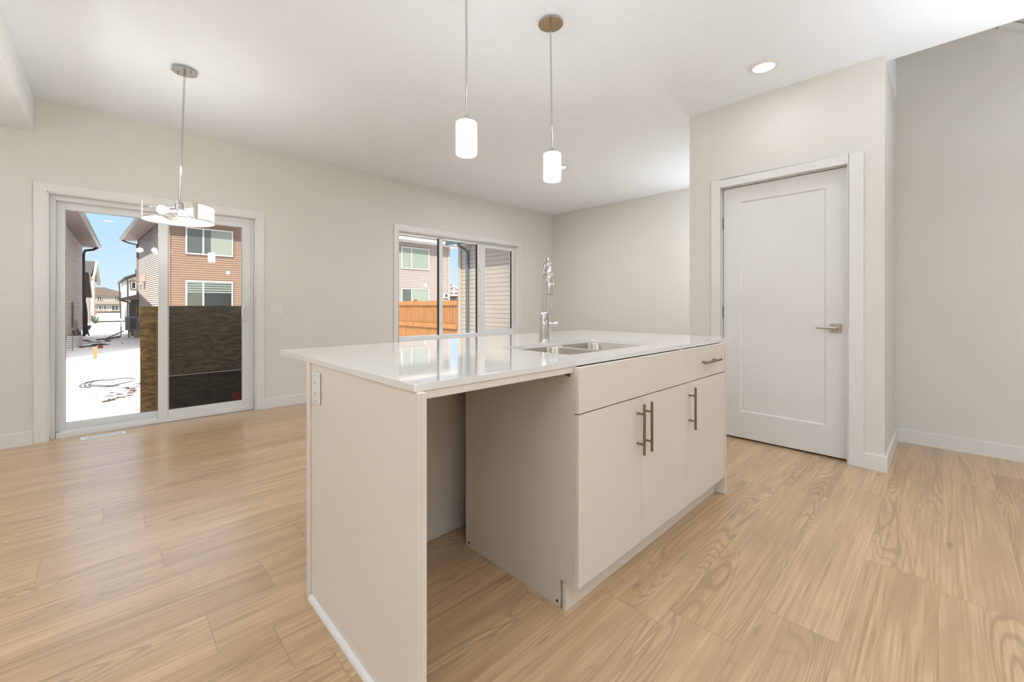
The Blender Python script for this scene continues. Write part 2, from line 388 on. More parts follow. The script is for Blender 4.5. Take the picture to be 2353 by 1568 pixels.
# closet box with door opening, plus its return wall
DY0, DY1, DZ = 0.470, 1.337, 2.118
cw = MB()
for (y0, y1, z0, z1) in ((YC, DY0, 0, H), (DY0, DY1, DZ, H), (DY1, YE, 0, H)): cw.box((XD, y0, z0), (XD+0.12, y1, z1))
cw.box((XD+0.12, YC, 0), (XF, YC+0.12, H))
cw.box((XD+0.12, YE-0.12, 0), (XF, YE, H))
struct(cw.build('wall_closet', M['wall']))
struct(box((XR, YB, 0), (XR+0.15, YC+0.12, 5.6)).build('wall_stair', M['wall']))
struct(box((XL-0.15, YB, 0), (XL, WY, H)).build('wall_left', M['wall']))
struct(box((XL-0.15, YB-0.15, 0), (XR+0.15, YB, 5.6)).build('wall_front', M['wall']))
up = MB(); up.box((3.85, YC, H+0.30), (XR, YC+0.12, 5.6)); up.box((3.73, YB, H+0.30), (3.85, YC+0.12, 5.6))
struct(up.build('wall_upper_stair', M['wall']))
struct(box((3.73, YB-0.15, 5.6), (XR+0.15, YC+0.12, 5.7)).build('ceiling', M['ceil_smooth']))
# sloping drywall cap with white skirt on the stair wall
sk = MB(); sk.prism([(4.60, -0.262, 3.165), (4.60, -1.9, 1.98+0.0), (4.60, -1.9, 1.93), (4.60, -0.262, 3.125)], (0.075, 0, 0))
struct(sk.build('trim_1', M['trim']))
# ------------------------------------------------------------------ baseboards
def base(name, a, b, n, h=0.105, t=0.014):
    """a,b floor points on the wall face, n points into the room"""
    a, b, n = Vector((*a, 0)), Vector((*b, 0)), Vector((*n, 0)); up_ = Vector((0, 0, 1))
    prof = [(0, 0), (t, 0), (t, h-0.003), (t-0.003, h), (0, h)]
    m = MB(); m.prism([a + n*p + up_*q for p, q in prof], b - a); return struct(m.build(name, M['trim']))
base('baseboard_left', (XL, WY), (-0.437, WY), (0, -1))
base('baseboard_back', (1.203, WY), (XF, WY), (0, -1))
base('baseboard_far', (XF, YE), (XF, WY), (-1, 0))
base('baseboard_closet', (XD, YC-0.014), (XD, 0.392), (-1, 0))
base('baseboard_closet', (XD, 1.398), (XD, YE), (-1, 0))
base('baseboard_return', (XD-0.0, YC), (XR, YC), (0, -1))
base('baseboard_stair', (XR, YB), (XR, YC-0.0), (-1, 0))
# ------------------------------------------------------------------ patio door (door_1)
d1 = bpy.data.objects.new('door_1', None); C.objects.link(d1); d1.location = (0.38, TY, 0); struct(d1)
cs = MB(); cs.box((-0.436, TY-0.0, 0), (PX0, WY, 2.112)); cs.box((PX1, TY, 0), (1.2035, WY, 2.112)); cs.box((PX0, TY, PZ), (PX1, WY, 2.112))
cs.build('casing', M['trim'], d1, bevel=0.002)
jm = MB(); jm.box((PX0, TY+0.004, 0.0), (PX0+0.010, 5.15, PZ)); jm.box((PX1-0.010, TY+0.004, 0), (PX1, 5.15, PZ)); jm.box((PX0, TY+0.004, PZ-0.012), (PX1, 5.15, PZ))
jm.build('jamb', M['trim'], d1, bevel=0.002)
fy = 5.150
fr = MB(); fr.box((PX0+0.010, fy, 0), (-0.318, 5.255, PZ-0.012)); fr.box((1.096, fy, 0), (PX1-0.010, 5.255, PZ-0.012))
fr.box((-0.318, fy, 1.992), (1.096, 5.255, PZ-0.012)); fr.box((-0.318, fy, 0), (1.096, 5.255, 0.040))
fr.build('door_frame', M['vinyl'], d1, bevel=0.003)
def sash(name, x0, x1, z0, z1, gx0, gx1, gz0, gz1, y0, y1, parent, glazing_or_shade_strip=True):
    m = MB(); m.box((x0, y0, z0), (gx0, y1, z1)); m.box((gx1, y0, z0), (x1, y1, z1))
    m.box((gx0, y0, z0), (gx1, y1, gz0)); m.box((gx0, y0, gz1), (gx1, y1, z1))
    o = m.build(name, M['vinyl'], parent, bevel=0.003)
    ym = (y0 + y1) / 2
    gl_ = box((gx0-0.004, ym-0.0015, gz0-0.004), (gx1+0.004, ym+0.0015, gz1+0.004)).build('glass_pane', M['glass'], parent)
    gl_.parent = o; gl_.matrix_parent_inverse = Matrix()
    gk = MB(); t = 0.003
    gk.box((gx0, ym-0.008, gz0), (gx0+t, ym+0.008, gz1)); gk.box((gx1-t, ym-0.008, gz0), (gx1, ym+0.008, gz1))
    gk.box((gx0, ym-0.008, gz0), (gx1, ym+0.008, gz0+t)); gk.box((gx0, ym-0.008, gz1-t), (gx1, ym+0.008, gz1))
    k = gk.build('glazing_or_shade_strip', M['slot'], parent); k.parent = o; k.matrix_parent_inverse = Matrix()
    return o
sash('fixed_panel', -0.318, 0.42, 0.040, 1.992, -0.266, 0.360, 0.108, 1.930, 5.205, 5.245, d1)
sl = sash('sliding_panel', 0.338, 1.096, 0.040, 1.992, 0.407, 1.016, 0.112, 1.940, 5.155, 5.195, d1)
hd = MB(); pts = []
for k in range(13):
    a = -PI/2 + PI*k/12; pts.append((1.046 - 0.040*math.cos(a)*1.0, 5.150 - 0.045*math.cos(a), 1.035 + 0.088*math.sin(a)))
hd.tube(pts, 0.0085, 10); hd.box((1.030, 5.142, 0.945), (1.062, 5.156, 1.125))
hd.box((1.041, 5.130, 1.02), (1.051, 5.145, 1.05))
ho = hd.build('door_handle', M['plastic'], d1, smooth=True); ho.parent = sl; ho.matrix_parent_inverse = Matrix()
tr = MB(); tr.box((-0.30, 5.165, 0.040), (0.335, 5.172, 0.052)); tr.box((-0.30, 5.190, 0.040), (0.335, 5.196, 0.056))
tr.split('track', M['vinyl'], d1)
# ------------------------------------------------------------------ window
w1 = bpy.data.objects.new('window_1', None); C.objects.link(w1); w1.location = (3.92, TY, 0.64); struct(w1)
cs = MB(); cs.box((2.725, TY, 0.570), (WX0, WY, 2.204)); cs.box((WX1, TY, 0.570), (5.1135, WY, 2.204)); cs.box((WX0, TY, WZ1), (WX1, WY, 2.204)); cs.box((WX0, TY, 0.570), (WX1, WY, WZ0))
cs.build('casing', M['trim'], w1, bevel=0.002)
jm = MB(); jy = 5.176
jm.box((WX0, TY+0.004, WZ0), (WX0+0.006, jy, WZ1)); jm.box((WX1-0.006, TY+0.004, WZ0), (WX1, jy, WZ1)); jm.box((WX0, TY+0.004, WZ1-0.006), (WX1, jy, WZ1)); jm.box((WX0, TY+0.004, WZ0), (WX1, jy, WZ0+0.012))
jm.build('jamb', M['trim'], w1)
fr = MB(); fr.box((WX0+0.006, jy, WZ0+0.012), (2.835, 5.26, WZ1-0.006)); fr.box((5.020, jy, WZ0+0.012), (WX1-0.006, 5.26, WZ1-0.006))
fr.box((2.835, jy, 2.100), (5.020, 5.26, WZ1-0.006)); fr.box((2.835, jy, WZ0+0.012), (5.020, 5.26, 0.680))
fr.box((3.507, 5.182, 0.680), (3.566, 5.225, 2.100)); fr.box((4.232, 5.182, 0.680), (4.290, 5.225, 2.100))
fo = fr.build('window_frame', M['vinyl'], w1, bevel=0.002)
for (x0, x1) in ((2.835, 3.507), (3.566, 4.232)):
    gp = box((x0, 5.214, 0.680), (x1, 5.218, 2.100)).build('glass_pane', M['glass'], w1); gp.parent = fo; gp.matrix_parent_inverse = Matrix()
gk = MB(); gk.box((3.488, 5.190, 0.680), (3.507, 5.212, 2.096)); gk.box((4.216, 5.190, 0.680), (4.232, 5.212, 2.090))  # black strips: glass spacers plus painted shade of the reveal
gk.split('glazing_or_shade_strip', M['black'], w1, part=fo)
ss = sash('window_sash', 4.292, 5.020, 0.682, 2.098, 4.392, 4.985, 0.722, 2.045, 5.180, 5.208, w1)
gk = MB(); gk.box((4.964, 5.186, 0.722), (4.985, 5.193, 2.045))  # sash strip, its black also standing for reveal shade
k = gk.build('sash_and_shade_strip', M['black'], w1); k.parent = ss; k.matrix_parent_inverse = Matrix()
for z in (1.72, 0.98):
    lt = MB(); lt.box((4.262, 5.160, z-0.055), (4.284, 5.184, z+0.055)); lt.box((4.250, 5.165, z-0.03), (4.266, 5.180, z+0.03)); lt.build('window_latch', M['vinyl'], w1, bevel=0.004)
# ------------------------------------------------------------------ closet door (door_2)
d2 = bpy.data.objects.new('door_2', None); C.objects.link(d2); d2.location = (XD, 0.9, 0); struct(d2)
cx0 = XD - 0.016
cs = MB(); cs.box((cx0, 0.392, 0), (XD, 0.472, 2.172)); cs.box((cx0, 1.326, 0), (XD, 1.3984, 2.172)); cs.box((cx0, 0.472, 2.106), (XD, 1.326, 2.172))
cs.build('casing', M['trim'], d2, bevel=0.002)
jm = MB(); jm.box((XD-0.006, 0.470, 0), (XD+0.12, 0.482, 2.118)); jm.box((XD-0.006, 1.326, 0), (XD+0.12, 1.337, 2.118)); jm.box((XD-0.006, 0.482, 2.106), (XD+0.12, 1.326, 2.118))
jm.box((3.826, 0.482, 0), (3.838, 0.500, 2.106)); jm.box((3.826, 1.308, 0), (3.838, 1.326, 2.106)); jm.box((3.826, 0.5, 2.09), (3.838, 1.308, 2.106))
jm.build('jamb', M['trim'], d2)
dx0, dx1 = 3.788, 3.825; ya, yb_, za, zb = 0.487, 1.3215, 0.014, 2.101; pa, pb, pc, pd = 0.612, 1.192, 0.232, 1.977
dm = MB(); dm.box((dx0, ya, za), (dx1, pa, zb)); dm.box((dx0, pb, za), (dx1, yb_, zb)); dm.box((dx0, pa, za), (dx1, pb, pc)); dm.box((dx0, pa, pd), (dx1, pb, zb))
dm.box((dx0+0.010, pa, pc), (dx1, pb, pd))
q = 0.010   # bevelled sticking round the sunk panel
for A, B in (((pa, pc), (pb, pc)), ((pb, pc), (pb, pd)), ((pb, pd), (pa, pd)), ((pa, pd), (pa, pc))):
    ci = ((pa+pb)/2, (pc+pd)/2)
    ins = lambda P: (P[0] + (q if P[0] < ci[0] else -q), P[1] + (q if P[1] < ci[1] else -q))
    a2, b2 = ins(A), ins(B)
    dm.face([(dx0, A[0], A[1]), (dx0, B[0], B[1]), (dx0+0.0099, b2[0], b2[1]), (dx0+0.0099, a2[0], a2[1])])
leaf = dm.build('door_leaf', M['trim'], d2)
for z in (1.815, 1.055):
    hb = MB(); hb.tube([(dx0-0.006, 1.326, z-0.048), (dx0-0.006, 1.326, z+0.048)], 0.006, 12); hb.box((dx0-0.002, 1.3215, z-0.045), (dx0+0.001, 1.334, z+0.045))
    hb.build('hinge', M['grey_metal'], d2, smooth=True)
hn = MB(); hn.box((dx0-0.008, 0.517, 0.917), (dx0, 0.587, 0.981)); ho = hn.build('handle_rose', M['nickel2'], d2, bevel=0.002); ho.parent = leaf; ho.matrix_parent_inverse = Matrix()
hn = MB(); hn.tube([(dx0-0.008, 0.548, 0.949), (dx0-0.052, 0.548, 0.949)], 0.010, 16)
hn.tube([(dx0-0.052, 0.540, 0.949), (dx0-0.055, 0.57, 0.950), (dx0-0.055, 0.662, 0.951)], [0.011, 0.010, 0.008], 16)
ho = hn.build('door_handle', M['nickel2'], d2, smooth=True); ho.parent = leaf; ho.matrix_parent_inverse = Matrix()
box((3.790, 0.4805, 0.915), (3.812, 0.4835, 0.985)).build('strike_plate', M['nickel2'], d2)
# ------------------------------------------------------------------ light switch, outlets, floor register
t = thing('light_switch', 'white double rocker light switch on the wall between patio door and window', 'light switch', (1.324, WY, 1.063))
pl = box((1.263, WY-0.006, 1.004), (1.387, WY, 1.122)).build('faceplate', M['plastic'], t, bevel=0.002)
for x in (1.300, 1.348):
    rk = MB(); rk.hexa([(x-0.016, WY-0.0065, 1.030), (x+0.016, WY-0.0065, 1.030), (x+0.016, WY-0.004, 1.030), (x-0.016, WY-0.004, 1.030), (x-0.016, WY-0.012, 1.096), (x+0.016, WY-0.012, 1.096), (x+0.016, WY-0.004, 1.096), (x-0.016, WY-0.004, 1.096)])
    rk.build('rocker', M['plastic'], t)
sc = MB()
for x in (1.300, 1.348):
    for z in (1.012, 1.114): sc.tube([(x, WY-0.0072, z), (x, WY-0.005, z)], 0.0022, 8)
    sc.box((x-0.017, WY-0.0068, 1.027), (x+0.017, WY-0.0055, 1.0295))
sc.split('screw', M['slot'], t)
def outlet(name, label, cx, cy, cz, n, group=None):
    """duplex outlet on a wall facing n (unit axis)"""
    t = thing(name, label, 'outlet', (cx, cy, cz)); n = Vector(n); s = Vector((-n.y, n.x, 0))
    def bx(m, u0, u1, z0, z1, d0, d1):
        a = Vector((cx, cy, cz)) + s*u0 + n*d0; b = Vector((cx, cy, cz)) + s*u1 + n*d1; m.box((a.x, a.y, cz+z0), (b.x, b.y, cz+z1))
    m = MB(); bx(m, -0.036, 0.036, -0.058, 0.058, 0, 0.007); m.build('faceplate', M['plastic'], t, bevel=0.003)
    m = MB(); bx(m, -0.017, 0.017, -0.034, 0.034, 0.0065, 0.0085); m.build('receptacle', M['plastic'], t, bevel=0.001)
    m = MB()
    for z in (-0.018, 0.018):
        bx(m, -0.008, -0.0055, z-0.004, z+0.005, 0.0083, 0.0088); bx(m, 0.0055, 0.008, z-0.003, z+0.004, 0.0083, 0.0088); bx(m, -0.002, 0.002, z-0.012, z-0.008, 0.0083, 0.0088)
    for z in (-0.047, 0.047): bx(m, -0.0025, 0.0025, z-0.0025, z+0.0025, 0.0068, 0.0074)
    m.split('slot', M['dark'], t)
    return t
outlet('electrical_outlet', 'white duplex outlet on the outer face of the island end panel', 0.555, 1.612, 0.808, (-1, 0, 0))
outlet('electrical_outlet', 'white outlet seen edge-on on the narrow return wall right of the closet door', 4.48, YC, 0.397, (0, -1, 0))
t = thing('floor_register', 'white slotted floor vent in the plank floor by the patio door', 'floor vent', (-0.03, 4.99, 0))
m = MB(); m.box((-0.170, 4.938, 0.0), (0.108, 5.045, 0.004)); m.build('plate', M['vinyl'], t, bevel=0.002)
m = MB()
for k in range(15):
    x = -0.138 + k*0.0152
    m.box((x, 4.967, 0.0038), (x+0.009, 5.015, 0.0046))
m.split('grille_slot', M['slot'], t)

# ================================================================== ISLAND
def rrect(x0, y0, x1, y1, r, n=6):
    P = []
    for (cx_, cy_, a) in ((x1-r, y0+r, -PI/2), (x1-r, y1-r, 0), (x0+r, y1-r, PI/2), (x0+r, y0+r, PI)):
        for k in range(n+1): P.append((cx_ + r*math.cos(a + PI/2*k/n), cy_ + r*math.sin(a + PI/2*k/n)))
    return P
def plate_with_holes(outer, holes, z0, z1):
    m = MB(); bm = m.bm
    def loop(pts, z): 
        v = [bm.verts.new((p[0], p[1], z)) for p in pts]
        return v, [bm.edges.new((v[i], v[(i+1) % len(v)])) for i in range(len(v))]
    tops = []; bots = []
    for z, L in ((z1, tops), (z0, bots)):
        E_ = []
        for pts in [outer] + holes:
            v, e_ = loop(pts, z); L.append(v); E_ += e_
        bmesh.ops.triangle_fill(bm, use_beauty=True, use_dissolve=False, edges=E_)
    for a, b in zip(tops, bots):
        for i in range(len(a)): bm.faces.new([a[i], a[(i+1) % len(a)], b[(i+1) % len(a)], b[i]])
    return m
CZ0 = 0.8945; CZ1 = 0.914
CI, CF, CR, CB = 0.550, 0.922, 2.785, 2.061
hole = rrect(1.330, 1.045, 2.078, 1.468, 0.035)
o = plate_with_holes(rrect(CI, CF, CR, CB, 0.004, 3), [hole], CZ0, CZ1).build('countertop', M['quartz'])
md = o.modifiers.new('bevel', 'BEVEL'); md.width = 0.0015; md.segments = 2; md.limit_method = 'ANGLE'; md.angle_limit = math.radians(50)
tag(o, 'glossy white quartz island countertop with an undermount sink cut-out', 'countertop')
# sink
t = thing('kitchen_sink', 'stainless steel double bowl sink set under the white countertop', 'sink', (1.70, 1.25, 0.70))
bowls = [rrect(1.352, 1.062, 1.700, 1.452, 0.07, 8), rrect(1.728, 1.062, 2.058, 1.452, 0.07, 8)]
plate_with_holes(rrect(1.315, 1.030, 2.093, 1.483, 0.03), bowls, 0.8905, 0.8943).build('rim', M['steel'], t)
for (x0, x1) in ((1.352, 1.700), (1.728, 2.058)):
    m = MB(); bm = m.bm; rings = []
    for ins, z, r in ((0, 0.8940, 0.07), (0.002, 0.885, 0.07), (0.006, 0.73, 0.07), (0.014, 0.712, 0.065), (0.032, 0.703, 0.055), (0.09, 0.699, 0.03)):
        rings.append([bm.verts.new((p[0], p[1], z)) for p in rrect(x0+ins, 1.062+ins, x1-ins, 1.452-ins, r, 8)])
    for a, b in zip(rings, rings[1:]):
        for i in range(len(a)): bm.faces.new([a[i], a[(i+1) % len(a)], b[(i+1) % len(a)], b[i]])
    bm.faces.new(rings[-1])
    bo = m.build('bowl', M['steel'], t, smooth=True)
    m = MB(); m.lathe([(0.0, 0.004), (0.030, 0.004), (0.042, 0.001), (0.042, -0.001)], ((x0+x1)/2, 1.30, 0.7)); dr = m.build('drain', M['chrome'], t, smooth=True)
    dr.parent = bo; dr.matrix_parent_inverse = Matrix()
# faucet
fx, fyy = 1.725, 1.532
t = thing('kitchen_faucet', 'chrome gooseneck pull-down faucet standing behind the island sink', 'faucet', (fx, fyy, CZ1))
m = MB(); m.lathe([(0.0, 0), (0.0300, 0), (0.0300, 0.004), (0.0285, 0.008), (0.0280, 0.03), (0.0228, 0.160), (0.0215, 0.163), (0.0, 0.163)], (fx, fyy, CZ1)); m.build('faucet_body', M['chrome'], t, smooth=True)
R_ = 0.085; zc = 1.270; dirv = Vector((-0.640, -0.768)); pts = [(fx, fyy, CZ1+0.160), (fx, fyy, zc-0.02)]
for k in range(17):
    a = PI - PI*k/16; r = R_*(1 + math.cos(a)); pts.append((fx + dirv.x*r, fyy + dirv.y*r, zc + R_*math.sin(a)))
ex, ey = fx + dirv.x*2*R_, fyy + dirv.y*2*R_; pts.append((ex, ey, zc-0.012))
m = MB(); m.tube(pts, 0.0130, 20); m.build('spout', M['chrome'], t, smooth=True)
m = MB(); m.lathe([(0.0, 0.0), (0.0175, 0.0), (0.0185, -0.004), (0.0198, -0.09), (0.0198, -0.094), (0.0, -0.094)], (ex, ey, 1.262)); sh = m.build('spray_head', M['chrome'], t, smooth=True)
m = MB(); m.lathe([(0.0, -0.0945), (0.0155, -0.0945), (0.0155, -0.0955), (0.0, -0.0955)], (ex, ey, 1.262)); n_ = m.build('nozzle', M['black'], t); sub_ = n_; n_.parent = sh; n_.matrix_parent_inverse = Matrix()
hdv = Vector((0.72, -0.694, 0)); b0 = Vector((fx, fyy, CZ1+0.096))
m = MB(); m.tube([b0 + hdv*0.020, b0 + hdv*0.070], 0.0105, 20); m.tube([b0 + hdv*0.050, b0 + hdv*0.030 + Vector((0, 0, 0.094))], [0.0055, 0.0042], 12)
m.build('handle_lever', M['chrome'], t, smooth=True)
# end panel (waterfall gable)
t = thing('island_end_panel', 'tall off-white gable panel carrying the near end of the countertop', 'panel', (0.563, 1.3, 0))
box((0.556, 0.8995, 0.002), (0.572, 1.706, CZ0)).build('board', M['cab'], t, bevel=0.001)
m = MB(); m.box((0.548, 1.676, 0.0), (0.556, 1.708, CZ0)); m.box((0.548, 0.900, 0.0), (0.556, 0.916, CZ0)); m.split('edge_strip', M['cab'], t, bevel=0.0015)
m = MB(); m.prism([(0.556, 0.917, 0), (0.541, 0.917, 0), (0.541, 0.917, 0.006), (0.545, 0.917, 0.013), (0.556, 0.917, 0.016)], (0, 0.758, 0)); m.build('shoe_moulding', M['trim'], t)
m = MB(); m.hexa([(0.573, 0.92, 0), (0.600, 0.92, 0), (0.600, 0.95, 0), (0.573, 0.95, 0), (0.573, 0.92, 0.045), (0.576, 0.92, 0.045), (0.576, 0.95, 0.045), (0.573, 0.95, 0.045)]); 
m.build('corner_block', M['trim'], t)
# support rail across the dishwasher space and back panel
tag(box((0.5725, 0.925, 0.872), (1.1935, 0.944, CZ0)).build('support_rail', M['cab'], None, bevel=0.001), 'narrow off-white rail under the countertop edge across the open appliance bay', 'rail')
tag(box((0.5725, 1.690, 0.001), (2.600, 1.706, CZ0)).build('island_back_panel', M['cab_side'], None, bevel=0.001), 'off-white island back panel closing the open appliance bay', 'panel')
# cabinets
def pull_v(x, z0, z1, parent, yf=0.9005):
    m = MB(); yb = yf - 0.033; m.tube([(x, yb, z0), (x, yb, z1)], 0.0058, 14)
    for z in (z0+0.042, z1-0.042): m.tube([(x, yf, z), (x, yb, z)], 0.0046, 12)
    return m.build('bar_handle', M['nickel'], parent, smooth=True)
def cabinet(name, label, x0, x1, fronts, loc, side=None):
    t = thing(name, label, 'cabinet', loc)
    m = MB(); m.box((x0, 0.920, 0.105), (x0+0.016, 1.549, 0.893)); m.box((x1-0.016, 0.920, 0.105), (x1, 1.549, 0.893)); m.box((x0+0.016, 0.920, 0.105), (x1-0.016, 1.549, 0.121)); m.box((x0+0.016, 1.540, 0.121), (x1-0.016, 1.549, 0.893)); m.box((x0, 0.985, 0.0), (x0+0.016, 1.549, 0.106)); m.build('carcass', M['cab_side'], t, bevel=0.001)
    for (nm, a, b, c, d_, hand) in fronts:
        f_ = box((a, 0.9005, c), (b, 0.9190, d_)).build(nm, M['cab'], t, bevel=0.0015)
        if hand:
            h_ = hand[0](*hand[1:], parent=t); h_.parent = f_; h_.matrix_parent_inverse = Matrix()
    return t
def pull_h(x0, x1, z, parent, yf=0.9005):
    m = MB(); yb = yf - 0.033; m.tube([(x0, yb, z), (x1, yb, z)], 0.0058, 14)
    for x in (x0+0.042, x1-0.042): m.tube([(x, yf, z), (x, yb, z)], 0.0046, 12)
    return m.build('bar_handle', M['nickel'], parent, smooth=True)
c1 = cabinet('sink_base_cabinet', 'off-white sink base cabinet with two doors below a blank front', 1.194, 2.071,
    [('false_front', 1.195, 2.0705, 0.727, 0.8915, None),
     ('cabinet_door', 1.195, 1.6325, 0.108, 0.722, (pull_v, 1.598, 0.492, 0.702)),
     ('cabinet_door', 1.6350, 2.0705, 0.108, 0.722, (pull_v, 1.662, 0.492, 0.702))], (1.63, 0.92, 0))
sc = MB()
for (y, z) in ((1.523, 0.020), (0.998, 0.020)): sc.tube([(1.1945, y, z), (1.1932, y, z)], 0.0055, 10)
sc.split('screw_hole', M['dark'], c1)
m = MB(); m.prism([(1.1935, 0.985, 0.8935), (1.1935, 0.940, 0.8935), (1.1935, 0.940, 0.855), (1.1935, 0.985, 0.868)], (-0.0025, 0, 0)); m.build('metal_bracket', M['grey_metal'], c1)
m = MB(); m.tube([(1.1912, 0.948, 0.870), (1.1905, 0.948, 0.870)], 0.003, 8); m.tube([(1.1912, 0.975, 0.876), (1.1905, 0.975, 0.876)], 0.003, 8); m.split('screw', M['dark'], c1)
c2 = cabinet('drawer_base_cabinet', 'off-white narrow island cabinet with one drawer above one door', 2.0715, 2.600,
    [('drawer', 2.0730, 2.598, 0.727, 0.8915, (pull_h, 2.232, 2.458, 0.812)),
     ('cabinet_door', 2.0730, 2.598, 0.108, 0.722, (pull_v, 2.108, 0.492, 0.702))], (2.34, 0.92, 0))
box((2.6005, 0.8975, 0.004), (2.617, 1.549, 0.893)).build('end_panel', M['cab'], c2, bevel=0.001)
t = tag(MB().box((1.196, 0.9588, 0.0), (2.6000, 0.975, 0.101)).build('toe_kick', M['cab'], None, bevel=0.001), 'off-white toe kick board along the floor under the island doors', 'toe kick')

# ================================================================== LIGHT FIXTURES
def pendant(label, cx, cy, ct):
    """ct: canopy centre; shade at cx, cy; z from 1.853 to 2.015"""
    t = thing('pendant_light', label, 'pendant lamp', (ct[0], ct[1], H), 'pendant lamps over the island')
    m = MB(); m.lathe([(0.0, 0.0), (0.060, 0.0), (0.060, -0.010), (0.072, -0.010), (0.072, -0.014), (0.0, -0.014)], (ct[0], ct[1], H), 48); m.build('canopy', M['chrome'], t, smooth=True)
    m = MB(); m.tube([(ct[0], ct[1], H-0.012), (ct[0], ct[1], H-0.055)], 0.007, 14); m.tube([(ct[0], ct[1], H-0.05), (cx, cy, 2.03)], 0.0055, 14); m.build('rod', M['chrome'], t, smooth=True)
    m = MB(); m.lathe([(0.0, 0.036), (0.012, 0.034), (0.034, 0.016), (0.036, 0.002), (0.0, 0.002)], (cx, cy, 2.009), 32); m.build('socket_cap', M['chrome'], t, smooth=True)
    m = MB(); m.lathe([(0.0, 0.0), (0.042, -0.001), (0.0505, -0.006), (0.0515, -0.020), (0.0515, -0.158), (0.0475, -0.162), (0.044, -0.160), (0.044, -0.02), (0.0, -0.01)], (cx, cy, 2.015), 40); m.build('glass_shade', M['shade'], t, smooth=True)
    m = MB(); m.sphere((cx, cy, 1.93), 0.026); m.build('bulb', M['bulb'], t, smooth=True)
pendant('nearer of the two pendants over the island, left lamp with its canopy out of view', 1.267, 1.637, (1.262, 1.632))
pendant('farther of the two pendants over the island, by the faucet, round chrome canopy showing', 1.893, 1.620, (1.885, 1.627))
# dining chandelier
t = thing('chandelier', 'chrome drum chandelier with frosted glass hanging before the patio door', 'chandelier', (0.388, 3.754, H))
kx, ky = 0.362, 3.780; zb_ = 1.712; zt_ = 1.822; RR = 0.203
m = MB(); m.lathe([(0.0, 0.0), (0.055, 0.0), (0.055, -0.020), (0.0, -0.020)], (0.388, 3.754, H), 40)
m.lathe([(0.0, -0.020), (0.074, -0.020), (0.074, -0.024), (0.0, -0.024)], (0.388, 3.754, H), 48); m.build('canopy', M['chrome'], t, smooth=True)
m = MB(); m.tube([(0.388, 3.754, H-0.022), (0.388, 3.754, H-0.06)], 0.008, 12)
m.tube([(0.355, 3.79, H-0.024), (0.355, 3.79, H-0.038)], 0.004, 8); m.tube([(0.42, 3.72, H-0.024), (0.42, 3.72, H-0.038)], 0.004, 8)
m.tube([(0.388, 3.754, H-0.055), (kx, ky, zt_+0.01)], 0.0065, 12); m.build('rod', M['chrome'], t, smooth=True)
m = MB(); m.lathe([(0.0, 0.02), (0.02, 0.02), (0.026, 0.0), (0.026, -0.045), (0.0, -0.05)], (kx, ky, zt_), 24)
for k in range(3):
    a = 2.45 + k*2*PI/3; d_ = Vector((math.cos(a), math.sin(a), 0)); c_ = Vector((kx, ky, zt_-0.01))
    m.tube([c_ + d_*0.02, c_ + d_*(RR-0.002)], 0.0045, 10)
m.build('hub', M['chrome'], t, smooth=True)
for k in range(3):
    a = 3.35 + k*2*PI/3; d_ = Vector((math.cos(a), math.sin(a), -0.12)); c_ = Vector((kx, ky, zt_-0.035))
    m = MB(); m.tube([c_ + d_*0.02, c_ + d_*0.062], 0.016, 16); so = m.build('lamp_socket', M['chrome'], t, smooth=True)
    m = MB(); q_ = c_ + d_*0.10; m.sphere(q_, 0.030); m.tube([c_ + d_*0.060, c_ + d_*0.085], [0.014, 0.022], 14); bu = m.build('bulb', M['bulb'], t, smooth=True)
    bu.parent = so; bu.matrix_parent_inverse = Matrix()
m = MB(); m.lathe([(0.0, -0.010), (0.12, -0.008), (RR-0.006, 0.0), (RR-0.006, 0.006), (0.0, -0.004)], (kx, ky, zb_), 56); dif = m.build('diffuser', M['shade2'], t, smooth=True)
# camera lies toward (-kx,-ky): front angle
fa = math.atan2(-ky, -kx)
m = MB()
m.lathe([(RR, 0.002), (RR, 0.106), (RR-0.004, 0.106), (RR-0.004, 0.002), (RR, 0.002)], (kx, ky, zb_), 30, fa+0.50, fa+1.62)
m.build('glass_panel', M['shade2'], t, smooth=True)
m = MB()
m.lathe([(RR+0.002, -0.004), (RR+0.002, 0.003), (RR-0.006, 0.003), (RR-0.006, -0.004), (RR+0.002, -0.004)], (kx, ky, zb_), 72)
m.lathe([(RR+0.002, 0.106), (RR+0.002, 0.110), (RR-0.006, 0.110), (RR-0.006, 0.106), (RR+0.002, 0.106)], (kx, ky, zb_), 30, fa+0.38, fa+1.66)
m.build('ring', M['chrome'], t, smooth=True)
m = MB()
m.lathe([(RR+0.003, -0.004), (RR+0.003, 0.112), (RR+0.0005, 0.112), (RR+0.0005, -0.004), (RR+0.003, -0.004)], (kx, ky, zb_), 6, fa+0.36, fa+0.50)
a = fa - 1.50; d_ = Vector((math.cos(a), math.sin(a), 0)); b_ = Vector((kx, ky, zb_)) + d_*RR
m.tube([b_, b_ + Vector((0, 0, 0.118))], 0.006, 10, flat=0.4)
s_ = Vector((math.cos(fa-0.30), math.sin(fa-0.30), 0)); p_ = Vector((-s_.y, s_.x, 0))
for (k0, k1) in ((0.02, 1.0),):
    A_ = Vector((kx, ky, zb_-0.0115)); 
    m.hexa([A_ + s_*0.04*1 - p_*0.034 + Vector((0, 0, -0.0)), A_ + s_*RR - p_*0.034 + Vector((0, 0, 0.006)), A_ + s_*RR + p_*0.034 + Vector((0, 0, 0.006)), A_ + s_*0.04 + p_*0.034,
            A_ + s_*0.04 - p_*0.034 + Vector((0, 0, 0.002)), A_ + s_*RR - p_*0.034 + Vector((0, 0, 0.008)), A_ + s_*RR + p_*0.034 + Vector((0, 0, 0.008)), A_ + s_*0.04 + p_*0.034 + Vector((0, 0, 0.002))])
m.split('strap', M['nickel2'], t)
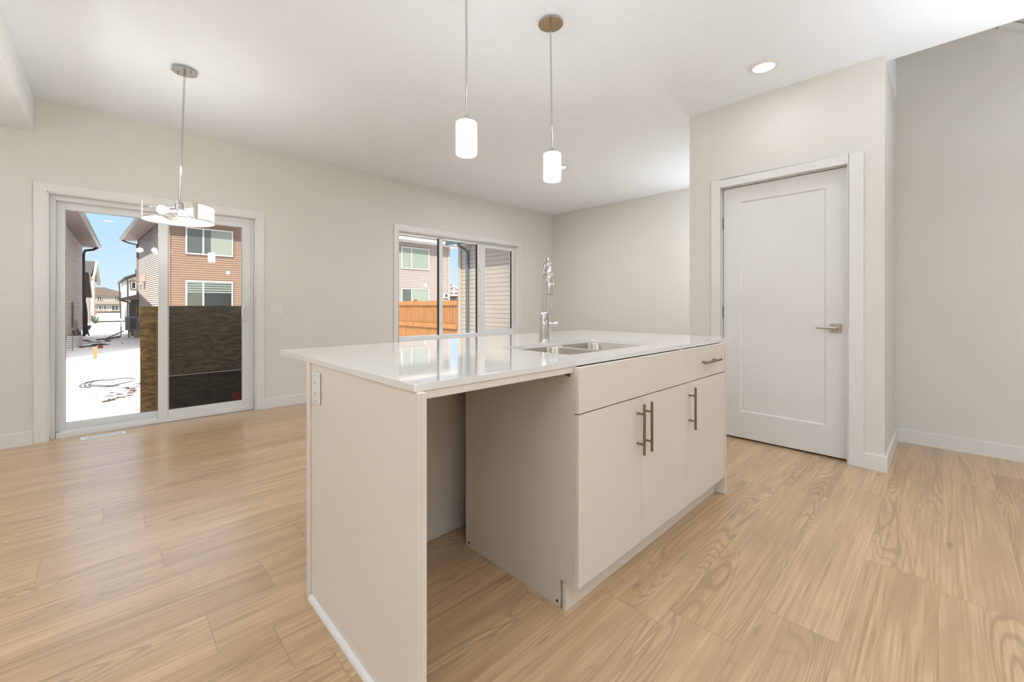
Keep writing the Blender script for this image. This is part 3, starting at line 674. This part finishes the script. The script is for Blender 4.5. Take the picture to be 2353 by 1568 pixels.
# round ceiling lights
def disc_light(x, y, label):
    t = thing('ceiling_light', label, 'ceiling light', (x, y, H), 'round flush ceiling lights')
    m = MB(); m.lathe([(0.089, 0.0), (0.089, -0.006), (0.083, -0.013), (0.071, -0.016), (0.071, -0.012), (0.0, -0.012), (0.0, 0.0)], (0, 0, 0), 48)
    o = m.build('trim_ring', M['plastic'], None, smooth=True); o.parent = t
    m = MB(); m.lathe([(0.0, -0.0145), (0.068, -0.0145), (0.070, -0.012)], (0, 0, 0), 40); o = m.build('diffuser', M['led'], None, smooth=True); o.parent = t
    return t
dl = disc_light(3.301, 0.886, 'round white flush ceiling light above the closet door')
copy_tree(dl, (3.93, 3.23, H), 'round white flush ceiling light half hidden behind the right pendant')

# ================================================================== OUTDOORS
gd = MB(); gd.face([(-150, 5.3, GZ), (170, 5.3, GZ), (170, 260, GZ), (-150, 260, GZ)]); gd.face([(-150, -60, GZ-0.1), (170, -60, GZ-0.1), (170, 5.3, GZ-0.1), (-150, 5.3, GZ-0.1)])
struct(gd.build('ground', M['snow']))

def siding(m, p0, p1, z0, z1, pitch=0.11, lip=0.020, out=1, gap=0.16):
    """lap siding wall from p0 to p1 (xy); outward normal = right of p0->p1 times out"""
    p0, p1 = Vector((*p0, 0)), Vector((*p1, 0)); d = (p1 - p0).normalized(); n = Vector((d.y, -d.x, 0)) * out
    z = z0; bm = m.bm; g_ = pitch * gap
    a, b, c, d2_ = p0 + n*(lip+0.02), p1 + n*(lip+0.02), p0 + n*0.02, p1 + n*0.02
    while z < z1 - 1e-4:      # a board, then the undercut joint below the next one
        zt = min(z + pitch, z1); zg = max(zt - g_, z + 0.001)
        P = [(a, b, z), (c, d2_, zg), (p0, p1, zg), (p0, p1, zt), (a, b, zt)]
        V = [(bm.verts.new((q.x, q.y, h_)), bm.verts.new((r.x, r.y, h_))) for q, r, h_ in P]
        for i in range(4): bm.faces.new([V[i][0], V[i][1], V[i+1][1], V[i+1][0]])
        z = zt
def wall_box(m, quad, z0, z1, inset=0.0):
    """solid core from an xy quadrilateral"""
    m.hexa([(x, y, z0) for x, y in quad] + [(x, y, z1) for x, y in quad])
def ext_window(parent, x0, x1, z0, z1, y, split=None, fr=0.07, mats=('win_grey', 'win_green'), trim='white_alu', axis='y'):
    """sliding window on a wall facing -Y at y"""
    m = MB(); m.box((x0, y-0.10, z0), (x0+fr, y+0.02, z1)); m.box((x1-fr, y-0.10, z0), (x1, y+0.02, z1)); m.box((x0+fr, y-0.10, z0), (x1-fr, y+0.02, z0+fr)); m.box((x0+fr, y-0.10, z1-fr), (x1-fr, y+0.02, z1))
    if split: m.box((split-fr*0.5, y-0.095, z0+fr), (split+fr*0.5, y+0.02, z1-fr))
    w_ = m.build('window', M[trim], parent)
    segs = [(x0+fr, (split-fr*0.5) if split else x1-fr)] + ([(split+fr*0.5, x1-fr)] if split else [])
    for i, (a, b) in enumerate(segs):
        p_ = box((a, y-0.065, z0+fr), (b, y-0.055, z1-fr)).build('window_pane', M[mats[min(i, len(mats)-1)]], parent); p_.parent = w_; p_.matrix_parent_inverse = Matrix()
    return w_
def sub(o, p): o.parent = p; o.matrix_parent_inverse = Matrix(); return o
def hip_roof(x0, y0, x1, y1, ze, rise, ov, thick=0.0):
    m = MB(); a, b, c, d = (x0-ov, y0-ov, ze), (x1+ov, y0-ov, ze), (x1+ov, y1+ov, ze), (x0-ov, y1+ov, ze)
    w_ = (x1 - x0) / 2 + ov; L_ = (y1 - y0) / 2 + ov; s = min(w_, L_); cxm = (x0+x1)/2; cym = (y0+y1)/2
    r0 = (cxm, y0-ov+s, ze+rise) if w_ <= L_ else (x0-ov+s, cym, ze+rise); r1 = (cxm, y1+ov-s, ze+rise) if w_ <= L_ else (x1+ov-s, cym, ze+rise)
    bm = m.bm; V = [bm.verts.new(p) for p in (a, b, c, d)]; 
    if (Vector(r0) - Vector(r1)).length < 0.01:
        A = bm.verts.new(r0)
        for i in range(4): bm.faces.new([V[i], V[(i+1) % 4], A])
    else:
        A, B = bm.verts.new(r0), bm.verts.new(r1)
        if w_ <= L_: bm.faces.new([V[0], V[1], A]); bm.faces.new([V[1], V[2], B, A]); bm.faces.new([V[2], V[3], B]); bm.faces.new([V[3], V[0], A, B])
        else: bm.faces.new([V[0], V[1], B, A]); bm.faces.new([V[1], V[2], B]); bm.faces.new([V[2], V[3], A, B]); bm.faces.new([V[3], V[0], A])
    bm.faces.new(list(reversed(V)))
    return m

# ---- rear neighbour seen through the patio door: tan front, mauve side
h = thing('house', 'two-storey house behind the strand-board guard, tan front and shaded mauve side', 'house', (5.5, 25.5, GZ))
q4 = [(2.0, 25.5), (9.2, 25.5), (9.2, 36.5), (1.42, 36.0)]
m = MB(); wall_box(m, q4, GZ, 5.30); m.build('wall', M['concrete'], h)
m = MB(); siding(m, (2.0, 25.49), (9.2, 25.49), -0.35, 5.30); m.build('front_siding', M['side_tan'], h)['label'] = 'tan lap siding'
m = MB(); siding(m, (1.41, 36.0), (1.99, 25.5), -0.35, 5.30); m.build('side_siding', M['side_mauve'], h)['label'] = 'mauve lap siding'
m = MB(); m.box((1.93, 25.43), (2.10, 25.60)) if False else m.box((1.93, 25.42, -0.35), (2.10, 25.60, 5.30)); m.box((1.34, 35.9, -0.35), (1.48, 36.05, 5.3)); m.split('corner_trim', M['side_tan'], h)
sf = MB(); sf.hexa([(1.2, 24.8, 5.30), (9.9, 24.8, 5.30), (9.9, 37.0, 5.30), (0.62, 36.9, 5.30), (1.2, 24.8, 5.33), (9.9, 24.8, 5.33), (9.9, 37.0, 5.33), (0.62, 36.9, 5.33)]); sf.build('soffit', M['soffit'], h)
gt = MB(); gt.hexa([(1.08, 24.7, 5.31), (1.22, 24.7, 5.31), (0.64, 36.9, 5.31), (0.50, 36.9, 5.31), (1.08, 24.7, 5.47), (1.22, 24.7, 5.47), (0.64, 36.9, 5.47), (0.50, 36.9, 5.47)]); gt.box((1.08, 24.68, 5.31), (9.9, 24.8, 5.47)); gt.build('gutter', M['gutter'], h)
m = MB(); m.face([(1.1, 24.72, 5.47), (9.9, 24.72, 5.47), (5.6, 29.5, 7.3)]); m.face([(1.1, 24.72, 5.47), (5.6, 29.5, 7.3), (5.6, 32, 7.3), (0.55, 36.95, 5.47)]); m.face([(9.9, 24.72, 5.47), (9.9, 37, 5.47), (5.6, 32, 7.3), (5.6, 29.5, 7.3)]); m.face([(0.55, 36.95, 5.47), (5.6, 32, 7.3), (9.9, 37, 5.47)]); m.build('roof', M['shingle2'], h)
m = MB(); m.tube([(0.62, 36.7, 5.30), (0.95, 36.4, 5.12), (1.30, 36.02, 5.02), (1.33, 35.98, 4.6), (1.33, 35.98, -0.5)], 0.05, 8); m.build('downspout', M['gutter'], h)
ww = ext_window(h, 2.66, 4.60, 3.60, 4.92, 25.49, 3.36, mats=('win_grey', 'win_grey'))
sub(box((3.66, 25.410, 3.68), (4.52, 25.418, 4.84)).build('curtain', M['curtain'], h), ww)
ww = ext_window(h, 2.66, 4.60, 0.75, 2.34, 25.49, 3.36, mats=('win_grey', 'win_dark'))
bl = MB()
for k in range(5): bl.box((2.74, 25.405, 2.20-k*0.115), (4.52, 25.416, 2.27-k*0.115+0.002))
sub(bl.build('blind', M['blind'], h), ww)
m = MB()
for (y, z, s_) in ((34.6, 2.55, 1.0), (32.6, 2.75, 1.5)):
    m.hexa([(1.55, y, z-0.15*s_), (1.25, y, z-0.15*s_), (1.25, y+0.3*s_, z-0.15*s_), (1.55, y+0.3*s_, z-0.15*s_), (1.55, y+0.05, z+0.15*s_), (1.50, y+0.05, z+0.15*s_), (1.50, y+0.28*s_, z+0.15*s_), (1.55, y+0.28*s_, z+0.15*s_)])
m.split('vent_hood', M['soffit'], h)
# low side extension with its own eave
m = MB(); m.box((1.03, 36.4, GZ), (1.42, 40.0, 1.55)); siding(m, (1.02, 36.39), (1.42, 36.39), GZ+0.4, 1.55); m.build('extension_wall', M['side_beige'], h)
m = MB(); m.hexa([(0.44, 36.0, 1.45), (1.55, 35.6, 1.50), (1.55, 40.5, 1.50), (0.44, 40.5, 1.45), (0.44, 36.0, 1.55), (1.55, 35.6, 1.90), (1.55, 40.5, 1.90), (0.44, 40.5, 1.55)]); m.build('extension_roof', M['soffit'], h)
m = MB(); m.tube([(0.50, 36.1, 1.47), (0.85, 36.3, 1.35), (0.98, 36.35, 1.25), (0.98, 36.35, -0.6)], 0.05, 8); m.build('extension_downspout', M['gutter'], h)
# ---- left neighbour
h = thing('house', 'mauve-sided house at the left edge of the patio door view with dark soffit', 'house', (-4.2, 30.0, GZ))
p_far, p_near = (-1.21, 37.0), (-1.62, 22.0)
m = MB(); wall_box(m, [(-8, 22), p_near, p_far, (-8, 37)], GZ, 4.78); m.build('wall', M['concrete'], h)
m = MB(); siding(m, (p_near[0]+0.01, p_near[1]), (p_far[0]+0.01, p_far[1]), -0.40, 4.78); m.build('side_siding', M['side_mauve'], h)
m = MB(); m.hexa([(-8.5, 21.4, 4.78), (-0.93, 21.4, 4.78), (-0.48, 37.6, 4.78), (-8.5, 37.6, 4.78), (-8.5, 21.4, 4.81), (-0.93, 21.4, 4.81), (-0.48, 37.6, 4.81), (-8.5, 37.6, 4.81)]); m.build('soffit', M['soffit_dark'], h)
m = MB(); m.hexa([(-0.95, 21.3, 4.79), (-0.80, 21.3, 4.79), (-0.34, 37.7, 4.79), (-0.50, 37.7, 4.79), (-0.95, 21.3, 4.95), (-0.80, 21.3, 4.95), (-0.34, 37.7, 4.95), (-0.50, 37.7, 4.95)]); m.build('gutter', M['gutter'], h)
m = MB(); m.face([(-0.85, 21.3, 4.95), (-0.42, 37.7, 4.95), (-4.6, 33.5, 6.3), (-4.6, 25.5, 6.3)]); m.face([(-0.42, 37.7, 4.95), (-8.6, 37.7, 4.95), (-4.6, 33.5, 6.3)]); m.face([(-8.6, 21.3, 4.95), (-0.85, 21.3, 4.95), (-4.6, 25.5, 6.3)]); m.face([(-8.6, 37.7, 4.95), (-8.6, 21.3, 4.95), (-4.6, 25.5, 6.3), (-4.6, 33.5, 6.3)]); m.build('roof', M['shingle2'], h)
m = MB(); m.tube([(-0.5, 37.3, 4.78), (-0.7, 37.2, 4.62), (-1.05, 37.06, 4.52), (-1.12, 37.05, 4.3), (-1.10, 37.05, -0.80)], 0.075, 8); m.build('downspout', M['gutter_dark'], h)
m = MB(); m.hexa([(-1.40, 38.0, 1.66), (-0.796, 38.0, 1.62), (-0.796, 40.5, 1.62), (-1.40, 40.5, 1.66), (-1.40, 37.9, 3.24), (-0.914, 37.9, 3.22), (-0.914, 40.5, 3.22), (-1.40, 40.5, 3.24)]); m.build('side_canopy', M['soffit_dark'], h)
m = MB(); m.tube([(-1.0, 37.6, 1.9), (-1.08, 37.3, 1.5), (-1.0, 37.2, 0.6), (-1.0, 37.2, -0.7)], 0.06, 8); m.build('vent_pipe', M['gutter_dark'], h)
m = MB(); m.box((-1.42, 31.3, 0.0), (-1.28, 31.75, 1.12)); m.box((-1.40, 31.1, -0.10), (-1.14, 31.6, 0.35)); m.split('meter_box', M['pale_box'], h)
m = MB(); m.tube([(-1.36, 30.6, 1.30), (-1.36, 30.6, 0.0)], 0.07, 8); m.tube([(-1.30, 30.9, -0.15), (-1.30, 30.9, -0.85)], 0.10, 8); m.tube([(-1.22, 31.3, 0.1), (-1.12, 31.4, -0.35), (-1.18, 31.4, -0.85)], 0.05, 8); m.split('conduit', M['grey_box'], h)
# corrugated window well against it
m = MB(); prof = [(0.62 + (0.025 if k % 2 else 0.0), -0.02 + k*0.045) for k in range(13)]
m.lathe(prof, (-1.55, 29.2, GZ), 24, -PI/2, PI/2); tag(m.build('window_well', M['galv'], None, smooth=False), 'corrugated galvanised window well at the foot of the left house', 'window well')
# ---- cream house behind it on the left
h = thing('house', 'cream house with steep grey gable roof, beyond the left mauve-sided house', 'house', (-3.5, 55.0, GZ))
m = MB(); wall_box(m, [(-9, 66), (-1.22, 66), (-1.22, 74), (-9, 74)], GZ, 4.35); m.build('wall', M['side_white'], h)
m = MB(); m.hexa([(-9, 65.6, 4.25), (-1.42, 65.6, 4.30), (-1.12, 70, 6.2), (-9, 70, 6.2), (-9, 65.6, 4.40), (-1.42, 65.6, 4.45), (-1.12, 70, 6.35), (-9, 70, 6.35)]); m.hexa([(-9, 70, 6.2), (-1.12, 70, 6.2), (-1.0, 75, 4.1), (-9, 75, 4.1), (-9, 70, 6.35), (-1.12, 70, 6.35), (-1.0, 75, 4.25), (-9, 75, 4.25)]); m.build('roof', M['shingle'], h)
m = MB(); m.prism([(-1.25, 66, 4.3), (-1.22, 70, 6.25), (-1.22, 74, 4.3)], (0.04, 0, 0)); m.build('gable', M['side_white'], h)
m = MB(); m.hexa([(-1.30, 65.6, 4.15), (-1.12, 69.6, 6.15), (-0.90, 69.6, 6.15), (-1.10, 65.6, 4.15), (-1.30, 65.6, 4.35), (-1.12, 69.9, 6.40), (-0.90, 69.9, 6.40), (-1.10, 65.6, 4.35)]); m.hexa([(-1.12, 69.8, 6.10), (-1.10, 75.0, 3.70), (-0.72, 75.0, 3.70), (-0.94, 69.8, 6.10), (-1.12, 69.8, 6.38), (-1.10, 75.0, 3.95), (-0.72, 75.0, 3.95), (-0.94, 69.8, 6.38)]); m.build('rake_board', M['side_white'], h)
m = MB(); m.box((-1.75, 65.90, -0.75), (-1.52, 65.99, 2.0)); m.build('door', M['gutter'], h)
m = MB(); m.tube([(-1.20, 65.9, 4.1), (-1.20, 65.9, -0.8)], 0.07, 8); m.build('downspout', M['soffit'], h)
# ---- cream house on the right of the lane, with a small black-trimmed window
h = thing('house', 'cream house with dark roof edge and black-trimmed square window, across the snowy lane', 'house', (6.0, 62.0, GZ))
m = MB(); wall_box(m, [(1.81, 74.0), (9.5, 74.0), (9.5, 84), (1.33, 84)], GZ, 4.60); m.build('wall', M['side_white'], h)
m = MB(); m.hexa([(1.45, 73.5, 4.55), (9.8, 73.5, 8.6), (9.8, 84.5, 8.6), (0.95, 84.5, 4.25), (1.45, 73.5, 4.80), (9.8, 73.5, 8.9), (9.8, 84.5, 8.9), (0.95, 84.5, 4.50)]); m.build('roof', M['dark_siding'], h)
m = MB(); m.prism([(1.81, 73.99, 4.6), (3.4, 73.99, 4.6), (3.4, 73.99, 5.35)], (0, 3, 0)); m.build('gable', M['side_white'], h)
m = MB(); m.tube([(1.55, 73.6, 4.55), (1.77, 73.9, 4.35), (1.78, 73.9, -0.8)], 0.06, 8); m.tube([(1.1, 83.9, 4.3), (1.28, 83.9, -0.8)], 0.07, 8); m.split('downspout', M['gutter_dark'], h)
ww = ext_window(h, 2.02, 2.70, 3.20, 4.34, 73.98, None, 0.09, ('win_dark',), 'black_trim')
sub(MB().box((2.12, 73.90, 3.30), (2.20, 73.95, 4.24)).box((2.52, 73.90, 3.30), (2.60, 73.95, 4.24)).box((2.20, 73.90, 3.30), (2.52, 73.95, 3.38)).box((2.20, 73.90, 4.16), (2.52, 73.95, 4.24)).build('window_frame', M['white_alu'], h), ww)
m = MB(); m.tube([(2.62, 74.5, 4.9), (2.62, 74.5, 5.9)], 0.09, 8); m.build('roof_vent', M['gutter_dark'], h)
# ---- far house across the field
h = thing('house', 'far beige house with hipped brown roof at the end of the lane', 'house', (0.0, 168.0, GZ))
m = MB(); m.box((-8.0, 165.0, -0.9), (8.0, 176, 3.85)); m.build('wall', M['side_beige'], h)
hip_roof(-8.0, 165.0, 4.6, 176, 3.85, 2.6, 0.8).build('roof', M['shingle2'], h)
m = MB(); m.box((-8.4, 163.8, 1.55), (8.4, 165.0, 1.85)); m.build('mid_roof', M['gutter'], h)
ux = lambda u: -3.0 + 0.0883*(u - 215); vz = lambda v: 1.11 + (702 - v)*0.1228
for (a, b, c, d_, s_) in ((222, 234, 690, 681, 228), (262, 275, 690, 681, 268), (214, 221, 712, 700, None), (226, 233, 712, 701, None), (237, 244, 712, 701, None), (255, 272, 714, 701, 264)):
    ext_window(h, ux(a), ux(b), vz(c), vz(d_), 164.9, ux(s_) if s_ else None, 0.14, ('win_dark', 'win_dark'), 'white_alu')
m = MB(); m.box((-2.6, 155.0, -0.85), (8, 156.0, -0.45)); tag(m.build('hedge', M['dirt'], None), 'low brown hedge line in front of the far beige house', 'hedge')
tag(MB().box((-2.38, 120, GZ), (-1.78, 120.6, 0.15)).build('crate', M['terracotta'], None, bevel=0.03), 'rust-red box on the snow beside the cream gabled house', 'box')
# ---- neighbour house 2 (through the window)
h = thing('house', 'taupe-sided two-storey house behind the cedar fence, with white gutters', 'house', (14.9, 25.6, GZ))
m = MB(); m.box((11.5, 25.6, GZ), (18.15, 36.0, 5.42)); m.build('wall', M['concrete'], h)
m = MB(); siding(m, (11.5, 25.59), (18.15, 25.59), -0.4, 5.42); siding(m, (18.16, 25.6), (18.16, 36.0), -0.4, 5.42); m.build('siding', M['side_pink'], h)
m = MB(); m.box((18.05, 25.52, -0.4), (18.22, 25.68, 5.42)); m.box((11.42, 25.52, -0.4), (11.58, 25.68, 5.42)); m.split('corner_trim', M['side_pink'], h)
m = MB(); m.box((11.0, 25.0, 5.42), (18.75, 36.6, 5.46)); m.build('soffit', M['white_alu'], h)
m = MB(); m.box((10.95, 24.94, 5.40), (18.80, 25.04, 5.66)); m.box((18.72, 24.94, 5.40), (18.82, 36.6, 5.66)); m.box((10.9, 24.83, 5.50), (18.9, 24.95, 5.68)); m.build('gutter', M['white_alu'], h)
hip_roof(11.5, 25.6, 18.15, 36.0, 5.68, 1.9, 0.72).build('roof', M['shingle'], h)
ww = ext_window(h, 14.22, 16.42, 3.62, 5.12, 25.59, 15.00, mats=('win_green', 'win_green'))
ww = ext_window(h, 14.22, 16.42, 0.80, 2.30, 25.59, 15.00, mats=('win_grey', 'win_green'))
m = MB(); m.box((17.62, 25.44, 1.66), (18.0, 25.6, 2.02)); m.build('vent_hood', M['white_alu'], h); m = MB(); m.box((17.74, 25.41, 1.74), (17.92, 25.44, 1.94)); m.build('vent_opening', M['dark'], h)
# ---- attached neighbour wall with eave and slate downspout
h = thing('house', 'beige-sided neighbouring wing close outside the window with slate downspout', 'house', (9.0, 7.5, GZ))
m = MB(); m.box((7.33, 5.6, GZ), (12.0, 9.74, 2.82)); m.build('wall', M['concrete'], h)
m = MB(); siding(m, (7.32, 9.72), (7.32, 5.6), -0.6, 2.82, 0.116, 0.004, 1, 0.07); m.build('siding', M['side_beige'], h)
m = MB(); m.box((7.26, 9.66, -0.6), (7.40, 9.78, 2.82)); m.build('corner_trim', M['side_beige'], h)
m = MB(); m.box((6.97, 5.6, 2.82), (12.0, 9.84, 2.85)); m.build('soffit', M['white_alu'], h)
m = MB(); m.box((6.88, 5.6, 2.81), (6.98, 9.86, 2.93)); m.box((6.98, 9.82, 2.81), (12.0, 9.86, 2.93)); m.build('gutter', M['slate_alu'], h)
m = MB(); m.face([(6.88, 5.6, 2.93), (6.88, 9.86, 2.93), (9.4, 9.86, 3.9), (9.4, 5.6, 3.9)]); m.face([(6.88, 9.86, 2.93), (12.0, 9.86, 2.93), (9.4, 9.86, 3.9)]); m.face([(12.0, 5.6, 2.93), (9.4, 5.6, 3.9), (9.4, 9.86, 3.9), (12.0, 9.86, 2.93)]); m.build('roof', M['shingle'], h)
m = MB(); yd = 9.33; P_ = [(6.93, yd, 2.84), (6.93, yd, 2.79), (6.98, yd, 2.74), (7.16, yd, 2.68), (7.23, yd, 2.63), (7.25, yd, 2.55), (7.25, yd, -0.7)]
m.tube(P_, 0.042, 8, flat=1.1); m.build('downspout', M['slate_alu'], h, smooth=True)
# ---- cedar fence along X=7.3 from the corner away
fX = 7.34; f0, f1 = 9.90, 17.5
t = thing('cedar_fence', 'orange cedar privacy fence with two rails outside the kitchen window', 'fence', (fX, 13.5, -0.6))
m = MB(); y = f0; rnd = random.Random(3)
while y < f1:
    w_ = 0.136; o_ = 0.012*rnd.random(); m.box((fX+0.02+o_, y, -0.6), (fX+0.036+o_, y+w_, 1.235)); y += w_ + 0.010
m.build('fence_boards', M['cedar'], t)
for z0, z1 in ((1.12, 1.262), (0.42, 0.56), (-0.40, -0.26)):
    y = f0 + 0.02
    while y < f1 - 0.1:
        box((fX-0.02, y, z0), (fX+0.02, min(y+2.38, f1), z1)).build('rail', M['cedar_rail'], t, bevel=0.003); y += 2.44
for y in (f0+0.08, f0+2.46, f0+4.9, f0+7.3):
    p_ = box((fX+0.04, y-0.045, -0.6), (fX+0.13, y+0.045, 1.30)).build('post', M['cedar'], t)
    mm = MB(); mm.hexa([(fX+0.02, y-0.065, 1.30), (fX+0.15, y-0.065, 1.30), (fX+0.15, y+0.065, 1.30), (fX+0.02, y+0.065, 1.30), (fX+0.07, y-0.01, 1.345), (fX+0.10, y-0.01, 1.345), (fX+0.10, y+0.01, 1.345), (fX+0.07, y+0.01, 1.345)])
    sub(mm.build('post_cap', M['cedar_rail'], t), p_)
# ---- far craftsman gable house in the gap
h = thing('house', 'distant charcoal house with white lattice gable between taupe house and beige wing', 'house', (50.0, 70.0, GZ))
m = MB(); m.box((46.5, 70.0, GZ), (56, 80, 3.2)); m.build('wall', M['dark_siding'], h)
m = MB(); m.prism([(47.0, 69.8, 3.2), (54.2, 69.8, 3.2), (50.6, 69.8, 5.0)], (0, 8, 0)); m.build('gable', M['side_pink'], h)
m = MB()
def bar(m, a, b, y, w_=0.16):
    a, b = Vector((a[0], y, a[1])), Vector((b[0], y, b[1])); m.tube([a, b], w_, 4)
for a, b in (((46.6, 3.1), (50.6, 5.2)), ((50.6, 5.2), (54.6, 3.1)), ((47.0, 3.2), (54.2, 3.2)), ((50.6, 3.2), (50.6, 5.0)), ((49.2, 3.2), (49.2, 4.4)), ((52.0, 3.2), (52.0, 4.4)), ((48.4, 3.9), (52.8, 3.9))): bar(m, a, b, 69.6)
m.build('gable_trim', M['white_alu'], h)
m = MB(); m.face([(44.5, 69.5, 3.1), (46.4, 69.5, 3.1), (50.6, 69.5, 5.3), (50.6, 78, 6.0), (45.0, 78, 5.4)]); m.build('roof', M['shingle'], h)
ext_window(h, 47.0, 49.4, 0.6, 2.4, 69.9, 48.2, 0.25, ('win_dark', 'win_dark')); ext_window(h, 52.2, 54.6, 0.6, 2.4, 69.9, 53.4, 0.25, ('win_dark', 'win_dark'))
# ---- condenser on stand
t = thing('air_conditioner', 'grey air conditioner condenser on a wall stand beside the mauve side wall', 'air conditioner', (1.09, 34.5, GZ))
ax, ay, az = 0.72, 34.3, -0.39
m = MB(); m.box((ax, ay, az), (ax+0.74, ay+0.50, az+0.82)); m.build('casing', M['ac_grey'], t, bevel=0.03)
m = MB()
for k in range(8): m.box((ax+0.20, ay-0.03, az+0.10+k*0.082), (ax+0.50, ay+0.01, az+0.150+k*0.082))
m.split('louvre', M['ac_dark'], t)
m = MB(); m.box((ax+0.56, ay-0.02, az+0.52), (ax+0.64, ay+0.005, az+0.74)); m.build('label_plate', M['white_alu'], t)
m = MB(); m.box((ax+0.12, ay+0.05, GZ), (ax+0.20, ay+0.15, az)); m.box((ax+0.40, ay+0.05, GZ), (ax+0.70, ay+0.40, az)); m.split('stand', M['pale_box'], t)
# ---- bits on the snow
def stake(name, label, x, y, hgt, w_, mt, tilt=0.0, cat='stake', z=GZ):
    m = MB(); m.hexa([(x-w_, y-0.01, z), (x+w_, y-0.01, z), (x+w_, y+0.01, z), (x-w_, y+0.01, z), (x-w_+tilt, y-0.01, z+hgt), (x+w_+tilt, y-0.01, z+hgt), (x+w_+tilt, y+0.01, z+hgt), (x-w_+tilt, y+0.01, z+hgt)])
    return tag(m.build(name, mt, None), label, cat)
stake('survey_stake', 'short pale wooden stake standing alone in the snow', -0.353, 21.7, 0.44, 0.05, M['stud'])
stake('survey_stake', 'tiny thin stake before the corrugated window well', -1.12, 26.2, 0.75, 0.012, M['stud'])
t = thing('marker_stake', 'tall stake with red-painted middle beside the grey condenser', 'stake', (0.57, 36.9, GZ))
box((0.55, 36.9, GZ), (0.59, 36.93, 0.0)).build('post', M['stud'], t); box((0.545, 36.89, -0.52), (0.605, 36.94, -0.27)).build('red_band', M['red'], t)
o = MB().sphere((-0.27, 27.1, GZ+0.05), 0.09, 1, 1, 1.1).build('flag_tuft', M['orange'], None); tag(o, 'small orange flag tuft in the snow by the short stake', 'marker')
m = MB(); m.tube([(-0.10, 33.2, GZ+0.08), (0.62, 34.2, -0.42)], 0.035, 6); m.tube([(-0.05, 33.6, GZ+0.04), (0.5, 34.0, GZ+0.12)], 0.05, 6); tag(m.build('lumber_scrap', M['grey_box'], None), 'grey scrap boards leaning under the condenser', 'lumber')
t = thing('planter_box', 'dark grey trough on thin legs beside the black downspout', 'planter', (-0.80, 38.5, GZ))
m = MB(); m.hexa([(-1.16, 38.4, -0.45), (-0.88, 38.4, -0.45), (-0.88, 38.9, -0.45), (-1.16, 38.9, -0.45), (-1.20, 38.3, -0.18), (-0.80, 38.3, -0.18), (-0.80, 39.0, -0.18), (-1.20, 39.0, -0.18)]); m.build('trough', M['ac_dark'], t)
m = MB(); m.tube([(-1.08, 38.6, -0.45), (-1.12, 38.6, GZ)], 0.03, 6); m.tube([(-0.98, 38.6, -0.45), (-0.92, 38.6, GZ)], 0.03, 6); m.split('leg', M['black_trim'], t)
m = MB()
for r_, dy, (a0, a1) in ((0.48, 0.0, (0.4, 5.0)), (0.40, 0.06, (2.0, 6.2)), (0.55, -0.1, (1.4, 4.0))):
    m.tube([(0.05 + r_*math.cos(a), 14.5 + dy + r_*1.35*math.sin(a), GZ + 0.02 + 0.03*abs(math.sin(2*a))) for a in [a0 + (a1-a0)*k/20 for k in range(21)]], 0.012, 6)
tag(m.build('wire_coil', M['wire'], None), 'loose loop of dark wire lying on the snow', 'wire')
def scatter(name, label, spots, seed, mt, cat, smin, smax):
    m = MB(); rr = random.Random(seed)
    for (x0, y0, x1, y1, n, spread) in spots:
        for k in range(n):
            f_ = rr.random(); x = x0 + (x1-x0)*f_ + rr.gauss(0, spread*0.5); y = y0 + (y1-y0)*f_ + rr.gauss(0, spread); s = smin + (smax-smin)*rr.random()**2
            m.sphere((x, y, GZ + s*0.15), s, 1.0 + 2.0*rr.random(), 1.0 + rr.random(), 0.35)
    return tag(m.build(name, mt, None), label, cat, kind='stuff')
scatter('dry_grass', 'brown straw and debris poking through snow past the wire loop', [(0.1, 12.6, 0.6, 13.9, 60, 0.25), (-0.1, 11.9, 0.5, 12.6, 40, 0.1)], 5, M['dirt'], 'debris', 0.008, 0.035)
scatter('soil_clods', 'brown soil clods in the snow just outside the patio door sill', [(-0.25, 9.75, 0.15, 9.70, 55, 0.10), (0.1, 9.8, 0.5, 9.9, 45, 0.09)], 8, M['dirt'], 'soil', 0.008, 0.035)
scatter('debris_specks', 'dark specks on the shaded snow in front of the left house', [(-1.0, 30, -0.2, 35, 40, 1.0), (-0.9, 28, -0.4, 29.5, 16, 0.3)], 9, M['dirt'], 'debris', 0.02, 0.09)
scatter('debris_strip', 'brown strip of debris across the snow beyond the cream houses', [(-1.1, 71, 1.4, 70, 120, 0.8)], 4, M['dirt'], 'debris', 0.04, 0.14)
m = MB(); rr = random.Random(2)
for k in range(26): a = rr.uniform(0, 2*PI); m.tube([(-1.05, 64, GZ), (-1.05+0.35*math.cos(a), 64, GZ+0.2+0.7*rr.random())], 0.03, 4)
tag(m.build('shrub', M['green'], None), 'small dark shrub at the corner of the cream gabled house', 'shrub')
# ---- strand-board guard just outside the patio door
g_l = box((0.223, 5.500, -0.80), (0.408, 5.512, 1.106)).build('strand_board_sheet', M['osb']); tag(g_l, 'brown strand-board strip seen through the left door pane', 'board')
tag(box((0.340, 5.462, -0.80), (0.378, 5.499, 1.02)).build('wood_stud', M['stud'], None), 'pale upright wood stud in front of the brown strand-board strip', 'stud')
tag(box((0.412, 5.500, 0.392), (1.45, 5.512, 1.110)).build('strand_board_sheet', M['osb_shade'], None), 'shade-coloured dark strand-board sheet filling the lower right door pane', 'board')
t = thing('strand_board_sheet', 'lowest, near-black shade-coloured strand-board behind the right door pane, with red label', 'board', (0.9, 5.5, GZ))
box((0.412, 5.500, -0.80), (1.45, 5.512, 0.390)).build('board', M['osb_shade_low'], t); box((0.990, 5.497, 0.045), (1.072, 5.4995, 0.150)).build('red_label', M['red_label'], t)
